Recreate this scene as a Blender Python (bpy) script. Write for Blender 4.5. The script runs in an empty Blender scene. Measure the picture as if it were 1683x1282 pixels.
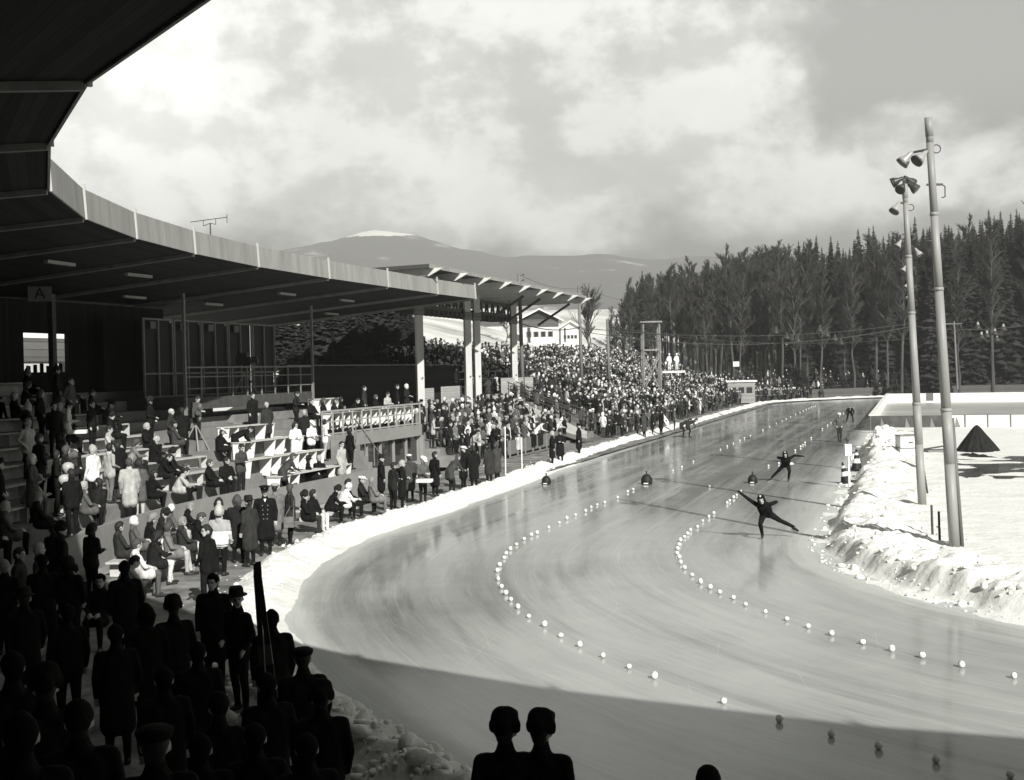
import bpy, bmesh, math, random
import numpy as np
from mathutils import Vector, Matrix
R = math.radians
random.seed(11)
scene = bpy.context.scene
COL = scene.collection

# ------------------------------------------------------------------ camera
CAMH = 4.9
FPX, PHW, PHH, HORIZ, ROLL = 2069.0, 1683.0, 1282.0, 609.2, -0.022
TH = math.atan((PHH/2-HORIZ)/FPX)
cam_d = bpy.data.cameras.new('camera'); cam = bpy.data.objects.new('camera', cam_d); COL.objects.link(cam)
cam_d.sensor_width = 36.0; cam_d.lens = FPX/PHW*36.0; cam_d.clip_end = 9000; cam_d.clip_start = 0.1
fw = Vector((0, math.cos(TH), -math.sin(TH))); up = Vector((0, math.sin(TH), math.cos(TH))); rt = Vector((1, 0, 0))
cr, sr_ = math.cos(ROLL), math.sin(ROLL)
# the scan is turned by ROLL: level coords from photo coords are lx = c x + s y, ly = -s x + c y
PX = rt*cr + up*sr_
PY = rt*sr_ - up*cr
m = Matrix((PX, -PY, -fw)).transposed().to_4x4()
m.translation = (0, 0, CAMH)
cam.matrix_world = m
scene.camera = cam

# ------------------------------------------------------------------ light
SUN_AZ, SUN_EL = 159.5, 31.3
sd = bpy.data.lights.new('sun', 'SUN'); sd.energy = 5.0; sd.angle = R(0.5); sd.color = (1.0, 0.985, 0.94)
so = bpy.data.objects.new('sun', sd); COL.objects.link(so)
sunv = Vector((math.sin(R(SUN_AZ))*math.cos(R(SUN_EL)), math.cos(R(SUN_AZ))*math.cos(R(SUN_EL)), math.sin(R(SUN_EL))))
so.rotation_euler = sunv.to_track_quat('Z', 'Y').to_euler(); so.location = (0, -20, 40)
scene.view_settings.view_transform = 'Standard'; scene.view_settings.look = 'None'
scene.view_settings.exposure = 0.36; scene.view_settings.gamma = 1.0

world = bpy.data.worlds.new('World'); scene.world = world; world.use_nodes = True
def build_world():
    nt = world.node_tree; nt.nodes.clear(); N = nt.nodes; L = nt.links
    def nd(t, **k):
        n = N.new(t)
        for a, b in k.items(): setattr(n, a, b)
        return n
    def mth(op, a, b=None, clamp=False):
        n = nd('ShaderNodeMath', operation=op); n.use_clamp = clamp
        for i, v in enumerate((a, b)):
            if v is None: continue
            if isinstance(v, (int, float)): n.inputs[i].default_value = v
            else: L.new(v, n.inputs[i])
        return n.outputs[0]
    def sm(v, a, b):
        n = nd('ShaderNodeMapRange', interpolation_type='SMOOTHSTEP'); L.new(v, n.inputs[0])
        n.inputs[1].default_value = a; n.inputs[2].default_value = b; return n.outputs[0]
    sky = nd('ShaderNodeTexSky', sky_type='NISHITA'); sky.sun_disc = False
    sky.sun_elevation = R(SUN_EL); sky.sun_rotation = R(SUN_AZ)
    bw = nd('ShaderNodeRGBToBW'); L.new(sky.outputs[0], bw.inputs[0])
    tc = nd('ShaderNodeTexCoord'); sep = nd('ShaderNodeSeparateXYZ'); L.new(tc.outputs['Generated'], sep.inputs[0])
    az = mth('ARCTAN2', sep.outputs[0], sep.outputs[1]); el = mth('ARCSINE', sep.outputs[2])
    def noise(scale, det, rough, dist=0.0, off=(0, 0, 0), sc=(1, 1, 1)):
        mp = nd('ShaderNodeMapping'); L.new(tc.outputs['Generated'], mp.inputs[0])
        mp.inputs[1].default_value = off; mp.inputs[3].default_value = sc
        n = nd('ShaderNodeTexNoise'); n.inputs['Scale'].default_value = scale; n.inputs['Detail'].default_value = det
        n.inputs['Roughness'].default_value = rough; n.inputs['Distortion'].default_value = dist
        L.new(mp.outputs[0], n.inputs['Vector']); return n.outputs[0]
    n1 = noise(3.6, 9, 0.50, 0.2, (1.7, 0.3, 0.9), (1, 1, 1.5))
    n2 = noise(9.5, 12, 0.58, 0.15, (4.1, 2.3, 7.7), (1, 1, 1.35))
    n3 = noise(22.0, 11, 0.62, 0.1, (0.1, 5.3, 2.2), (1, 1, 1.4))
    # how much of the sky is cloud: full to the left, thinning to the right, none low over the hills
    cov = mth('ADD', mth('ADD', mth('MULTIPLY', n1, 0.26), 0.265), mth('MULTIPLY', az, -0.86))
    cov = mth('ADD', cov, mth('MULTIPLY', mth('SUBTRACT', n2, 0.5), 0.46))
    lowc = sm(mth('ADD', el, mth('MULTIPLY', mth('SUBTRACT', n2, 0.5), 0.12)), 0.078, 0.128)
    cov = mth('ADD', cov, mth('MULTIPLY', sm(el, 0.215, 0.12), 0.13))
    mask = mth('MULTIPLY', sm(cov, 0.13, 0.25), lowc)
    # billows lit from the upper right: density here minus density a little towards the light
    def dens(o):
        return noise(6.5, 14, 0.60, 0.0, (2.2+o[0], 1.3+o[1], 6.7+o[2]*1.35), (1, 1, 1.35))
    rel = mth('SUBTRACT', dens((0, 0, 0)), dens((.024, 0, .030)))
    rel = mth('ADD', rel, mth('MULTIPLY', mth('SUBTRACT', noise(17.0, 12, 0.6, 0.0, (5.2, 4.3, 1.7), (1, 1, 1.3)), noise(17.0, 12, 0.6, 0.0, (5.213, 4.3, 1.724), (1, 1, 1.3))), 0.5))
    puff = sm(rel, -0.13, 0.08)
    tone = mth('ADD', mth('MULTIPLY', sm(n2, 0.34, 0.64), 0.10), mth('MULTIPLY', puff, 0.27))
    left = sm(az, 0.10, -0.33)
    glare_a = mth('ADD', mth('POWER', mth('ADD', az, 0.285), 2.0), mth('POWER', mth('SUBTRACT', el, 0.235), 2.0))
    glare = mth('EXPONENT', mth('MULTIPLY', glare_a, -110.0))
    bright = mth('ADD', mth('ADD', 0.515, tone), mth('ADD', mth('MULTIPLY', left, 0.06), mth('MULTIPLY', glare, 0.26)))
    clear = mth('ADD', 0.165, mth('MULTIPLY', sm(el, 0.08, 0.22), 0.195))
    # away from this bank of lit cloud the deep blue sky comes out dark on the plate
    away = mth('MAXIMUM', sm(mth('ABSOLUTE', az), 0.55, 1.0), sm(el, 0.34, 0.62))
    val = mth('ADD', mth('MULTIPLY', mask, bright), mth('MULTIPLY', mth('SUBTRACT', 1.0, mask), clear))
    val = mth('ADD', mth('MULTIPLY', val, mth('SUBTRACT', 1.0, away)), mth('MULTIPLY', away, 0.15))
    cmb = nd('ShaderNodeCombineColor')
    L.new(mth('MULTIPLY', val, 0.985), cmb.inputs[0]); L.new(val, cmb.inputs[1]); L.new(mth('MULTIPLY', val, 0.945), cmb.inputs[2])
    bg = nd('ShaderNodeBackground'); L.new(cmb.outputs[0], bg.inputs[0]); bg.inputs[1].default_value = 1.0
    # the clear sky itself: Nishita at a low strength, added to the cloud layer
    bg2 = nd('ShaderNodeBackground'); cm2 = nd('ShaderNodeCombineColor')
    for i in range(3): L.new(bw.outputs[0], cm2.inputs[i])
    L.new(cm2.outputs[0], bg2.inputs[0]); bg2.inputs[1].default_value = 0.006
    ad = nd('ShaderNodeAddShader'); L.new(bg.outputs[0], ad.inputs[0]); L.new(bg2.outputs[0], ad.inputs[1])
    out = nd('ShaderNodeOutputWorld'); L.new(ad.outputs[0], out.inputs[0])
build_world()

# ------------------------------------------------------------------ the plan of the rink
A = 0.306
C0 = np.array([23.48, 30.55]); D2 = np.array([math.sin(A), math.cos(A)]); N2 = np.array([-math.cos(A), math.sin(A)])
R0, LS = 34.0, 120.0
C1 = C0 + D2*LS
def S(s, r, z=0.0):
    """point of the oval: s metres along it (curve for s<0, straight, far curve past LS), r metres out from its axis"""
    if s < 0: p = s/R0; q = C0 + r*(N2*math.cos(p) + D2*math.sin(p))
    elif s <= LS: q = C0 + D2*s + N2*r
    else: p = (s-LS)/R0; q = C1 + r*(N2*math.cos(p) + D2*math.sin(p))
    return Vector((q[0], q[1], z))
def SR(x, y):
    q = np.array([x, y]) - C0; al = q@D2; le = q@N2
    if al < 0: return math.atan2(al, le)*R0, math.hypot(al, le)
    if al > LS: return LS + math.atan2(al-LS, le)*R0, math.hypot(al-LS, le)
    return al, le
def inward(s):
    """unit vector towards the axis at s"""
    a = S(s, 30) - S(s, 31); return a.normalized()
def yaw_of(v): return math.atan2(v[0], -v[1])     # figures face local -Y
def ray(x, y):
    x -= PHW/2; y -= PHH/2
    lx, ly = cr*x + sr_*y, -sr_*x + cr*y
    v = Vector((lx, FPX*math.cos(TH) - ly*math.sin(TH), -(ly*math.cos(TH) + FPX*math.sin(TH)))); return v/v.y
def at_z(x, y, z=0.0): v = ray(x, y); return v*((z-CAMH)/v.z) + Vector((0, 0, CAMH))
def at_Y(x, y, Y): return ray(x, y)*Y + Vector((0, 0, CAMH))
def proj(p):
    p = Vector(p) - Vector((0, 0, CAMH)); Z = p.y*math.cos(TH) - p.z*math.sin(TH); yy = -(p.z*math.cos(TH) + p.y*math.sin(TH))
    x, y = p.x*FPX/Z, yy*FPX/Z
    return cr*x - sr_*y + PHW/2, sr_*x + cr*y + PHH/2
def s_at(px, r, z, lo=-60, hi=130):
    """the s on ring r that is seen at column px"""
    best = None; pv = None
    for i in range(401):
        s = hi - (hi-lo)*i/400; q = S(s, r, z)
        if q.y < 3: continue
        d = proj(q)[0]-px
        if pv is not None and d*pv[1] <= 0: return s + (pv[0]-s)*(0-d)/((pv[1]-d) or 1e-6)
        pv = (s, d)
    return 0.0
def sstep(a, b, x): t = np.clip((x-a)/(b-a), 0, 1); return t*t*(3-2*t)

# value noise, vectorised
_rs = np.random.RandomState(5); _T = _rs.rand(256, 256)
def vnoise(x, y):
    xi = np.floor(x).astype(int); yi = np.floor(y).astype(int); fx = x-xi; fy = y-yi
    fx = fx*fx*(3-2*fx); fy = fy*fy*(3-2*fy); g = lambda a, b: _T[a & 255, b & 255]
    return (g(xi, yi)*(1-fx)+g(xi+1, yi)*fx)*(1-fy) + (g(xi, yi+1)*(1-fx)+g(xi+1, yi+1)*fx)*fy
def fbm(x, y, o=4):
    t = 0; a = 0.5; tot = 0
    for k in range(o): t = t + a*vnoise(x*2**k+17.3*k, y*2**k+9.1*k); tot += a; a *= 0.5
    return t/tot

# ------------------------------------------------------------------ materials
MATS = {}
def grey(v): return (min(1, v*1.0), min(1, v*0.998), min(1, v*0.955), 1)
def mat(name, v, rough=0.8, var=0.0, scale=3.0, bump=0.0, bscale=None, stretch=(1, 1, 1), spec=0.3, metal=0.0, detail=6, coord='Object'):
    if name in MATS: return MATS[name]
    M = bpy.data.materials.new(name); M.use_nodes = True; nt = M.node_tree; b = nt.nodes['Principled BSDF']
    b.inputs['Base Color'].default_value = grey(v); b.inputs['Roughness'].default_value = rough
    b.inputs['Specular IOR Level'].default_value = spec; b.inputs['Metallic'].default_value = metal
    if var or bump:
        tc = nt.nodes.new('ShaderNodeTexCoord'); mp = nt.nodes.new('ShaderNodeMapping'); mp.inputs[3].default_value = stretch
        nt.links.new(tc.outputs[coord], mp.inputs[0])
        n = nt.nodes.new('ShaderNodeTexNoise'); n.inputs['Scale'].default_value = scale; n.inputs['Detail'].default_value = detail
        n.inputs['Roughness'].default_value = 0.65; nt.links.new(mp.outputs[0], n.inputs['Vector'])
        if var:
            cr_ = nt.nodes.new('ShaderNodeValToRGB'); cr_.color_ramp.elements[0].position = 0.3; cr_.color_ramp.elements[1].position = 0.7
            cr_.color_ramp.elements[0].color = grey(max(0, v*(1-var))); cr_.color_ramp.elements[1].color = grey(v*(1+var))
            nt.links.new(n.outputs[0], cr_.inputs[0]); nt.links.new(cr_.outputs[0], b.inputs['Base Color'])
        if bump:
            n2 = nt.nodes.new('ShaderNodeTexNoise'); n2.inputs['Scale'].default_value = bscale or scale*4; n2.inputs['Detail'].default_value = 8
            nt.links.new(mp.outputs[0], n2.inputs['Vector'])
            bp = nt.nodes.new('ShaderNodeBump'); bp.inputs['Strength'].default_value = bump; bp.inputs['Distance'].default_value = 0.05
            nt.links.new(n2.outputs[0], bp.inputs['Height']); nt.links.new(bp.outputs[0], b.inputs['Normal'])
    MATS[name] = M; return M
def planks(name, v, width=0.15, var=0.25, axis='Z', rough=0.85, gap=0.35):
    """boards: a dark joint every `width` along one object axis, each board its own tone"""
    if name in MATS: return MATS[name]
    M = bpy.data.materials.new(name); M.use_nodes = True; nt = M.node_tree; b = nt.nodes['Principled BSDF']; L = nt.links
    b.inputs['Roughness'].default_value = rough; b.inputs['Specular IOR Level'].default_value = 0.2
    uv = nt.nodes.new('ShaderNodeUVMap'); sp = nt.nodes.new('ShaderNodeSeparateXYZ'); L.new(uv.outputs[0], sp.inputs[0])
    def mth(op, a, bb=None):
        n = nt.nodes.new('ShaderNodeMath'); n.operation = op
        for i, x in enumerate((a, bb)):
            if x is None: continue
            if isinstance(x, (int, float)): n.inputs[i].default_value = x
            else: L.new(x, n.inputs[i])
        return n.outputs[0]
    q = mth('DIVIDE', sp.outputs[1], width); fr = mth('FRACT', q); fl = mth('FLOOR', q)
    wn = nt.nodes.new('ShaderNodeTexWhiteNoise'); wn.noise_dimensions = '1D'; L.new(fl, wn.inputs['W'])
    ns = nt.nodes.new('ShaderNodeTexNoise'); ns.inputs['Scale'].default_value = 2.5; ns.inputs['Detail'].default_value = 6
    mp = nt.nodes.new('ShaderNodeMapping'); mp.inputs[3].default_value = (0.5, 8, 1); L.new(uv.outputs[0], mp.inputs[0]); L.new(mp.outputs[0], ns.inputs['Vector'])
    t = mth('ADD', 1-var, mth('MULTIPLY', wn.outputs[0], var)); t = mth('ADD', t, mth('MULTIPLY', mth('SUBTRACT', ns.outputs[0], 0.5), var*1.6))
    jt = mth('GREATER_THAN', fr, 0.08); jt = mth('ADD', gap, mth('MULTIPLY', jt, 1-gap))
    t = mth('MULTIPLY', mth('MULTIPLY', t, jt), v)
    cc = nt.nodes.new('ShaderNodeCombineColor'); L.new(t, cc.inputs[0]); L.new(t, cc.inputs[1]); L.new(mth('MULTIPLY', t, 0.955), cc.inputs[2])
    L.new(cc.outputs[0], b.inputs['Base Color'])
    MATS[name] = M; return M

def ice_material():
    M = bpy.data.materials.new('ice'); M.use_nodes = True; nt = M.node_tree; b = nt.nodes['Principled BSDF']; L = nt.links
    uv = nt.nodes.new('ShaderNodeUVMap')
    def noise(sx, sy, det=8, rough=0.6, off=0):
        mp = nt.nodes.new('ShaderNodeMapping'); mp.inputs[3].default_value = (sx, sy, 1); mp.inputs[1].default_value = (off, off*.7, 0); L.new(uv.outputs[0], mp.inputs[0])
        n = nt.nodes.new('ShaderNodeTexNoise'); n.inputs['Scale'].default_value = 1; n.inputs['Detail'].default_value = det; n.inputs['Roughness'].default_value = rough
        n.inputs['Distortion'].default_value = 0.6
        L.new(mp.outputs[0], n.inputs['Vector']); return n.outputs[0]
    def mth(op, a, bb=None, clamp=False):
        n = nt.nodes.new('ShaderNodeMath'); n.operation = op; n.use_clamp = clamp
        for i, x in enumerate((a, bb)):
            if x is None: continue
            if isinstance(x, (int, float)): n.inputs[i].default_value = x
            else: L.new(x, n.inputs[i])
        return n.outputs[0]
    def mr(v, a, bb, lo, hi):
        n = nt.nodes.new('ShaderNodeMapRange'); L.new(v, n.inputs[0]); n.inputs[1].default_value = a; n.inputs[2].default_value = bb
        n.inputs[3].default_value = lo; n.inputs[4].default_value = hi; return n.outputs[0]
    streak = noise(0.035, 0.9, 6, 0.6); patch = noise(0.14, 0.28, 5, 0.55, 3.0); fine = noise(0.5, 9.0, 5, 0.7, 9.0)
    scratch = noise(0.12, 22.0, 3, 0.5, 5.0); cloud = noise(0.6, 0.6, 7, 0.65, 21.0)
    sp = nt.nodes.new('ShaderNodeSeparateXYZ'); L.new(uv.outputs[0], sp.inputs[0])
    strt = mr(sp.outputs[0], 5, 40, 0.6, 1.0)      # brush and blade streaks are strongest on the straight
    v = mth('ADD', 0.35, mth('MULTIPLY', mth('MULTIPLY', mth('SUBTRACT', streak, 0.5), strt), 0.55))
    v = mth('ADD', v, mth('MULTIPLY', mth('SUBTRACT', patch, 0.5), 0.16))
    v = mth('ADD', v, mth('MULTIPLY', mth('SUBTRACT', cloud, 0.5), 0.10))
    v = mth('ADD', v, mth('MULTIPLY', mth('MULTIPLY', mth('SUBTRACT', fine, 0.5), strt), 0.22))
    sc = mth('MULTIPLY', mr(scratch, 0.62, 0.70, 0, 1), mth('MULTIPLY', strt, 0.13)); v = mth('ADD', v, sc)
    scr2 = noise(0.03, 60.0, 2, 0.5, 13.0); v = mth('ADD', v, mth('MULTIPLY', mr(scr2, 0.68, 0.74, 0, 1), 0.10)); grain = noise(40, 40, 2, .5, 3.3); v = mth('ADD', v, mth('MULTIPLY', mth('SUBTRACT', grain, .5), .10))
    for rz, of in ((.16, 3.0), (-.13, 8.0), (.42, 15.0)):
        mp = nt.nodes.new('ShaderNodeMapping'); mp.inputs[3].default_value = (.10, 26.0, 1); mp.inputs[1].default_value = (of, of, 0); mp0 = nt.nodes.new('ShaderNodeMapping'); mp0.inputs[2].default_value = (0, 0, rz); L.new(uv.outputs[0], mp0.inputs[0]); L.new(mp0.outputs[0], mp.inputs[0])
        n = nt.nodes.new('ShaderNodeTexNoise'); n.inputs['Scale'].default_value = 1; n.inputs['Detail'].default_value = 2; n.inputs['Distortion'].default_value = .8; L.new(mp.outputs[0], n.inputs['Vector'])
        v = mth('ADD', v, mth('MULTIPLY', mr(n.outputs[0], .70, .74, 0, 1), .12))
    arc = noise(0.09, 1.6, 4, 0.6, 31.0); v = mth('ADD', v, mth('MULTIPLY', mr(arc, 0.52, 0.70, 0, 1), -0.10))
    # frost dusted along both edges
    ro = mth('ADD', 28.4, mr(sp.outputs[0], 0, 45, 0, 1.7))
    e1 = mth('SUBTRACT', ro, sp.outputs[1]); e1 = mth('ADD', e1, mth('MULTIPLY', mth('SUBTRACT', patch, 0.5), 1.5))
    e2 = mth('SUBTRACT', sp.outputs[1], 16.0); e2 = mth('ADD', e2, mth('MULTIPLY', mth('SUBTRACT', patch, 0.5), 1.2))
    fr = mth('MAXIMUM', mr(e1, 0.0, 0.75, 1, 0), mr(e2, 0.0, 1.3, 1, 0)); fr = mth('POWER', mth('MAXIMUM', fr, 0.0), 1.5)
    v = mth('ADD', v, mth('MULTIPLY', fr, 0.20))
    v = mth('MINIMUM', mth('MAXIMUM', v, 0.10), 0.8)
    cc = nt.nodes.new('ShaderNodeCombineColor'); L.new(mth('MULTIPLY', v, 0.965), cc.inputs[0]); L.new(v, cc.inputs[1]); L.new(mth('MULTIPLY', v, 0.95), cc.inputs[2])
    L.new(cc.outputs[0], b.inputs['Base Color'])
    rg = mth('ADD', mr(streak, 0.3, 0.7, 0.05, 0.17), mth('MULTIPLY', fr, 0.5)); rg = mth('ADD', rg, mth('MULTIPLY', mth('SUBTRACT', patch, .5), 0.18)); L.new(mth('MAXIMUM', rg, 0.06), b.inputs['Roughness'])
    b.inputs['Specular IOR Level'].default_value = 0.4; b.inputs['IOR'].default_value = 1.31
    bp = nt.nodes.new('ShaderNodeBump'); bp.inputs['Strength'].default_value = 0.06; bp.inputs['Distance'].default_value = 0.02
    L.new(mth('ADD', fine, mth('MULTIPLY', cloud, 2.0)), bp.inputs['Height']); L.new(bp.outputs[0], b.inputs['Normal'])
    MATS['ice'] = M; return M

SNOW = mat('snow', 0.77, 0.75, 0.10, 1.1, 0.7, 5.0, spec=0.15)
DIRTY = mat('trampled_snow', 0.21, 0.85, 0.75, 1.1, 0.6, 9.0, spec=0.15, detail=9)
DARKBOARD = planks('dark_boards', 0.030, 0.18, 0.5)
RAFT = mat('rafter_wood', 0.24, 0.8, 0.25, 2.0)
FASCIA = mat('fascia_paint', 0.27, 0.7, 0.22, 0.9, stretch=(3, 3, .4))
FASTRIM = mat('fascia_trim', 0.42, 0.7)
CONC = mat('tier_concrete', 0.22, 0.9, 0.22, 1.5, 0.3)
PARA = mat('parapet_paint', 0.26, 0.8, 0.12, 1.2)
WHITEB = mat('white_board', 0.80, 0.6, 0.05, 2.0)
WOODL = planks('light_boards', 0.50, 0.16, 0.25)
WOODM = planks('grey_boards', 0.20, 0.2, 0.35)
TIMBER = planks('raw_timber', 0.28, 0.25, 0.35)
COLM = mat('column_paint', 0.52, 0.75, 0.10, 2.0, stretch=(1, 1, .2))
GALV = mat('galvanised_pole', 0.27, 0.5, 0.14, 2.0, stretch=(1, 1, .15), spec=.4)
STEEL = mat('dark_steel', 0.06, 0.5)
RAIL = mat('rail_paint', 0.20, 0.6, 0.2, 4)
BLACK = mat('black_rubber', 0.015, 0.6)
TARP = mat('black_tarpaulin', 0.018, 0.8, 0.4, 2.0, 0.8, 4.0, spec=.1)
LAMPW = mat('lamp_enamel', 0.32, 0.35, spec=.5)
LAMPD = mat('lamp_dark', 0.05, 0.4)
BARK = mat('bark', 0.075, 0.9, 0.4, 1.5, stretch=(1, 1, .2))
TWIG = mat('twigs', 0.058, 0.9, 0.3, 0.3)
NEEDLE = mat('needles', 0.022, 0.9, 0.5, 0.35)
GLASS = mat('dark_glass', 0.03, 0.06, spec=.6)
SKIN = mat('skin', 0.44, 0.6, 0.1, 6)
EYE = mat('eye_dark', 0.05, 0.5)
SHOE = mat('shoe_leather', 0.025, 0.5)
FAB = {k: mat('cloth_'+k, v, 0.95, 0.35, 7.0, 0.75, 11, spec=.1, stretch=(1, 1, .55)) for k, v in dict(black=0.010, charcoal=0.018, dark=0.032, brown=0.052, grey=0.095, mid=0.155, light=0.38, cream=0.60, white=0.78).items()}
HAIRM = {'dark_shaded': mat('hair_dark_shaded', .007, .85, spec=.05), 'dark': mat('hair_dark', 0.02, 0.7), 'brown': mat('hair_brown', 0.06, 0.7), 'fair': mat('hair_fair', 0.22, 0.7), 'grey': mat('hair_grey', 0.35, .8)}  # the blackest tone paints the foreground shade into the hair

# ------------------------------------------------------------------ mesh builder
class MB:
    def __init__(s): s.v = []; s.f = []; s.mi = []; s.uv = []
    def add(s, vs, fs, mi=0, uvs=None):
        o = len(s.v); s.v += [tuple(p) for p in vs]
        for k, f in enumerate(fs):
            s.f.append([i+o for i in f]); s.mi.append(mi)
            s.uv.append(uvs[k] if uvs else None)
        return s
    def frame(s, c, X, Y, Z, hx, hy, hz, mi=0):
        c = Vector(c); X = Vector(X); Y = Vector(Y); Z = Vector(Z)
        vs = [c+X*(a*hx)+Y*(b*hy)+Z*(d*hz) for a in (-1, 1) for b in (-1, 1) for d in (-1, 1)]
        fs = [(0, 1, 3, 2), (4, 6, 7, 5), (0, 4, 5, 1), (2, 3, 7, 6), (0, 2, 6, 4), (1, 5, 7, 3)]
        ext = [(hy, hz), (hy, hz), (hx, hz), (hx, hz), (hx, hy), (hx, hy)]
        co = lambda i: ((1 if i & 4 else -1)*hx, (1 if i & 2 else -1)*hy, (1 if i & 1 else -1)*hz)
        ax = [(1, 2), (1, 2), (0, 2), (0, 2), (0, 1), (0, 1)]
        uvs = [[(co(i)[a]+c.x+c.y, co(i)[b]+10) for i in f] for f, (a, b) in zip(fs, ax)]
        return s.add(vs, fs, mi, uvs)
    def box(s, c, size, rz=0.0, mi=0):
        X = Vector((math.cos(rz), math.sin(rz), 0)); Y = Vector((-math.sin(rz), math.cos(rz), 0))
        return s.frame(c, X, Y, (0, 0, 1), size[0]/2, size[1]/2, size[2]/2, mi)
    def bar(s, p, q, w, h, mi=0, upv=(0, 0, 1)):
        p = Vector(p); q = Vector(q); X = (q-p); l = X.length
        if l < 1e-6: return s
        X.normalize(); U = Vector(upv); Y = U.cross(X)
        if Y.length < 1e-3: Y = Vector((1, 0, 0)).cross(X)
        Y.normalize(); Z = X.cross(Y)
        return s.frame((p+q)/2, X, Y, Z, l/2, w/2, h/2, mi)
    def tube(s, p, q, r0, r1=None, n=8, mi=0, cap=True):
        r1 = r0 if r1 is None else r1; p = Vector(p); q = Vector(q); X = (q-p).normalized()
        Y = X.orthogonal().normalized(); Z = X.cross(Y); vs = []
        for c, r in ((p, r0), (q, r1)):
            vs += [c+(Y*math.cos(t*2*math.pi/n)+Z*math.sin(t*2*math.pi/n))*r for t in range(n)]
        fs = [(i, (i+1) % n, n+(i+1) % n, n+i) for i in range(n)]
        if cap: fs += [tuple(range(n-1, -1, -1)), tuple(range(n, 2*n))]
        return s.add(vs, fs, mi)
    def path(s, pts, r, n=6, mi=0):
        for a, b in zip(pts[:-1], pts[1:]): s.tube(a, b, r, r, n, mi)
        return s
    def lathe(s, prof, c=(0, 0, 0), n=14, mi=0, axis=None):
        c = Vector(c); ax = Vector(axis or (0, 0, 1)).normalized(); Y = ax.orthogonal().normalized(); Z = ax.cross(Y); vs = []; fs = []
        for r, h in prof: vs += [c+ax*h+(Y*math.cos(t*2*math.pi/n)+Z*math.sin(t*2*math.pi/n))*r for t in range(n)]
        for k in range(len(prof)-1):
            for i in range(n): fs.append((k*n+i, k*n+(i+1) % n, (k+1)*n+(i+1) % n, (k+1)*n+i))
        fs.append(tuple(range(n-1, -1, -1))); fs.append(tuple(range((len(prof)-1)*n, len(prof)*n)))
        return s.add(vs, fs, mi)
    def ball(s, c, r, n=10, m=6, mi=0, sq=(1, 1, 1)):
        prof = [(math.sin(math.pi*(k+.02)/(m+.04))*r, -math.cos(math.pi*(k+.02)/(m+.04))*r) for k in range(m+1)]
        o = len(s.v); s.lathe(prof, (0, 0, 0), n, mi)
        s.v[o:] = [(c[0]+p[0]*sq[0], c[1]+p[1]*sq[1], c[2]+p[2]*sq[2]) for p in s.v[o:]]; return s
    def prism(s, poly, off, mi=0):
        off = Vector(off); n = len(poly); a = [Vector(p) for p in poly]
        return s.add(a+[p+off for p in a], [tuple(range(n-1, -1, -1)), tuple(range(n, 2*n))]+[(i, (i+1) % n, n+(i+1) % n, n+i) for i in range(n)], mi)
    def sheet(s, grid, mi=0, uvg=None):
        n = len(grid); m_ = len(grid[0]); vs = [p for row in grid for p in row]; fs = []; uvs = []
        for i in range(n-1):
            for j in range(m_-1):
                fs.append((i*m_+j, (i+1)*m_+j, (i+1)*m_+j+1, i*m_+j+1))
                if uvg: uvs.append([uvg[i][j], uvg[i+1][j], uvg[i+1][j+1], uvg[i][j+1]])
        return s.add(vs, fs, mi, uvs if uvg else None)
    def build(s, name, mats, parent=None, smooth=False, local=None):
        me = bpy.data.meshes.new(name)
        vs = s.v
        if local is not None:
            l = Vector(local); vs = [(p[0]-l.x, p[1]-l.y, p[2]-l.z) for p in s.v]
        me.from_pydata(vs, [], s.f)
        for M in (mats if isinstance(mats, (list, tuple)) else [mats]): me.materials.append(M)
        me.polygons.foreach_set('material_index', s.mi)
        if any(u for u in s.uv):
            ul = me.uv_layers.new(name='UVMap'); k = 0
            for p, u in zip(me.polygons, s.uv):
                for j in range(p.loop_total): ul.data[p.loop_start+j].uv = u[j] if u else (0, 0)
        if smooth: me.polygons.foreach_set('use_smooth', [True]*len(me.polygons))
        me.update(); o = bpy.data.objects.new(name, me); COL.objects.link(o)
        if local is not None: o.location = local
        if parent is not None:
            o.parent = parent
            if local is None: o.matrix_parent_inverse = PARINV.get(parent.name, Matrix())
        return o
PARINV = {}
def empty(name, loc, rz=0.0):
    o = bpy.data.objects.new(name, None); COL.objects.link(o); o.location = loc; o.rotation_euler = (0, 0, rz); o.empty_display_size = .3
    PARINV[o.name] = (Matrix.Translation(loc) @ Matrix.Rotation(rz, 4, 'Z')).inverted(); return o
def tag(o, label, cat, group=None, kind=None):
    if kind: o['kind'] = kind
    if label: o['label'] = label
    if cat: o['category'] = cat
    if group: o['group'] = group
    return o
def thing(name, loc, label, cat, group=None, rz=0.0): return tag(empty(name, loc, rz), label, cat, group)
def copy_tree(o, parent=None):
    c = o.copy(); COL.objects.link(c)
    if parent is not None: c.parent = parent; c.matrix_parent_inverse = o.matrix_parent_inverse.copy()
    for ch in o.children: copy_tree(ch, c)
    return c
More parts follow.
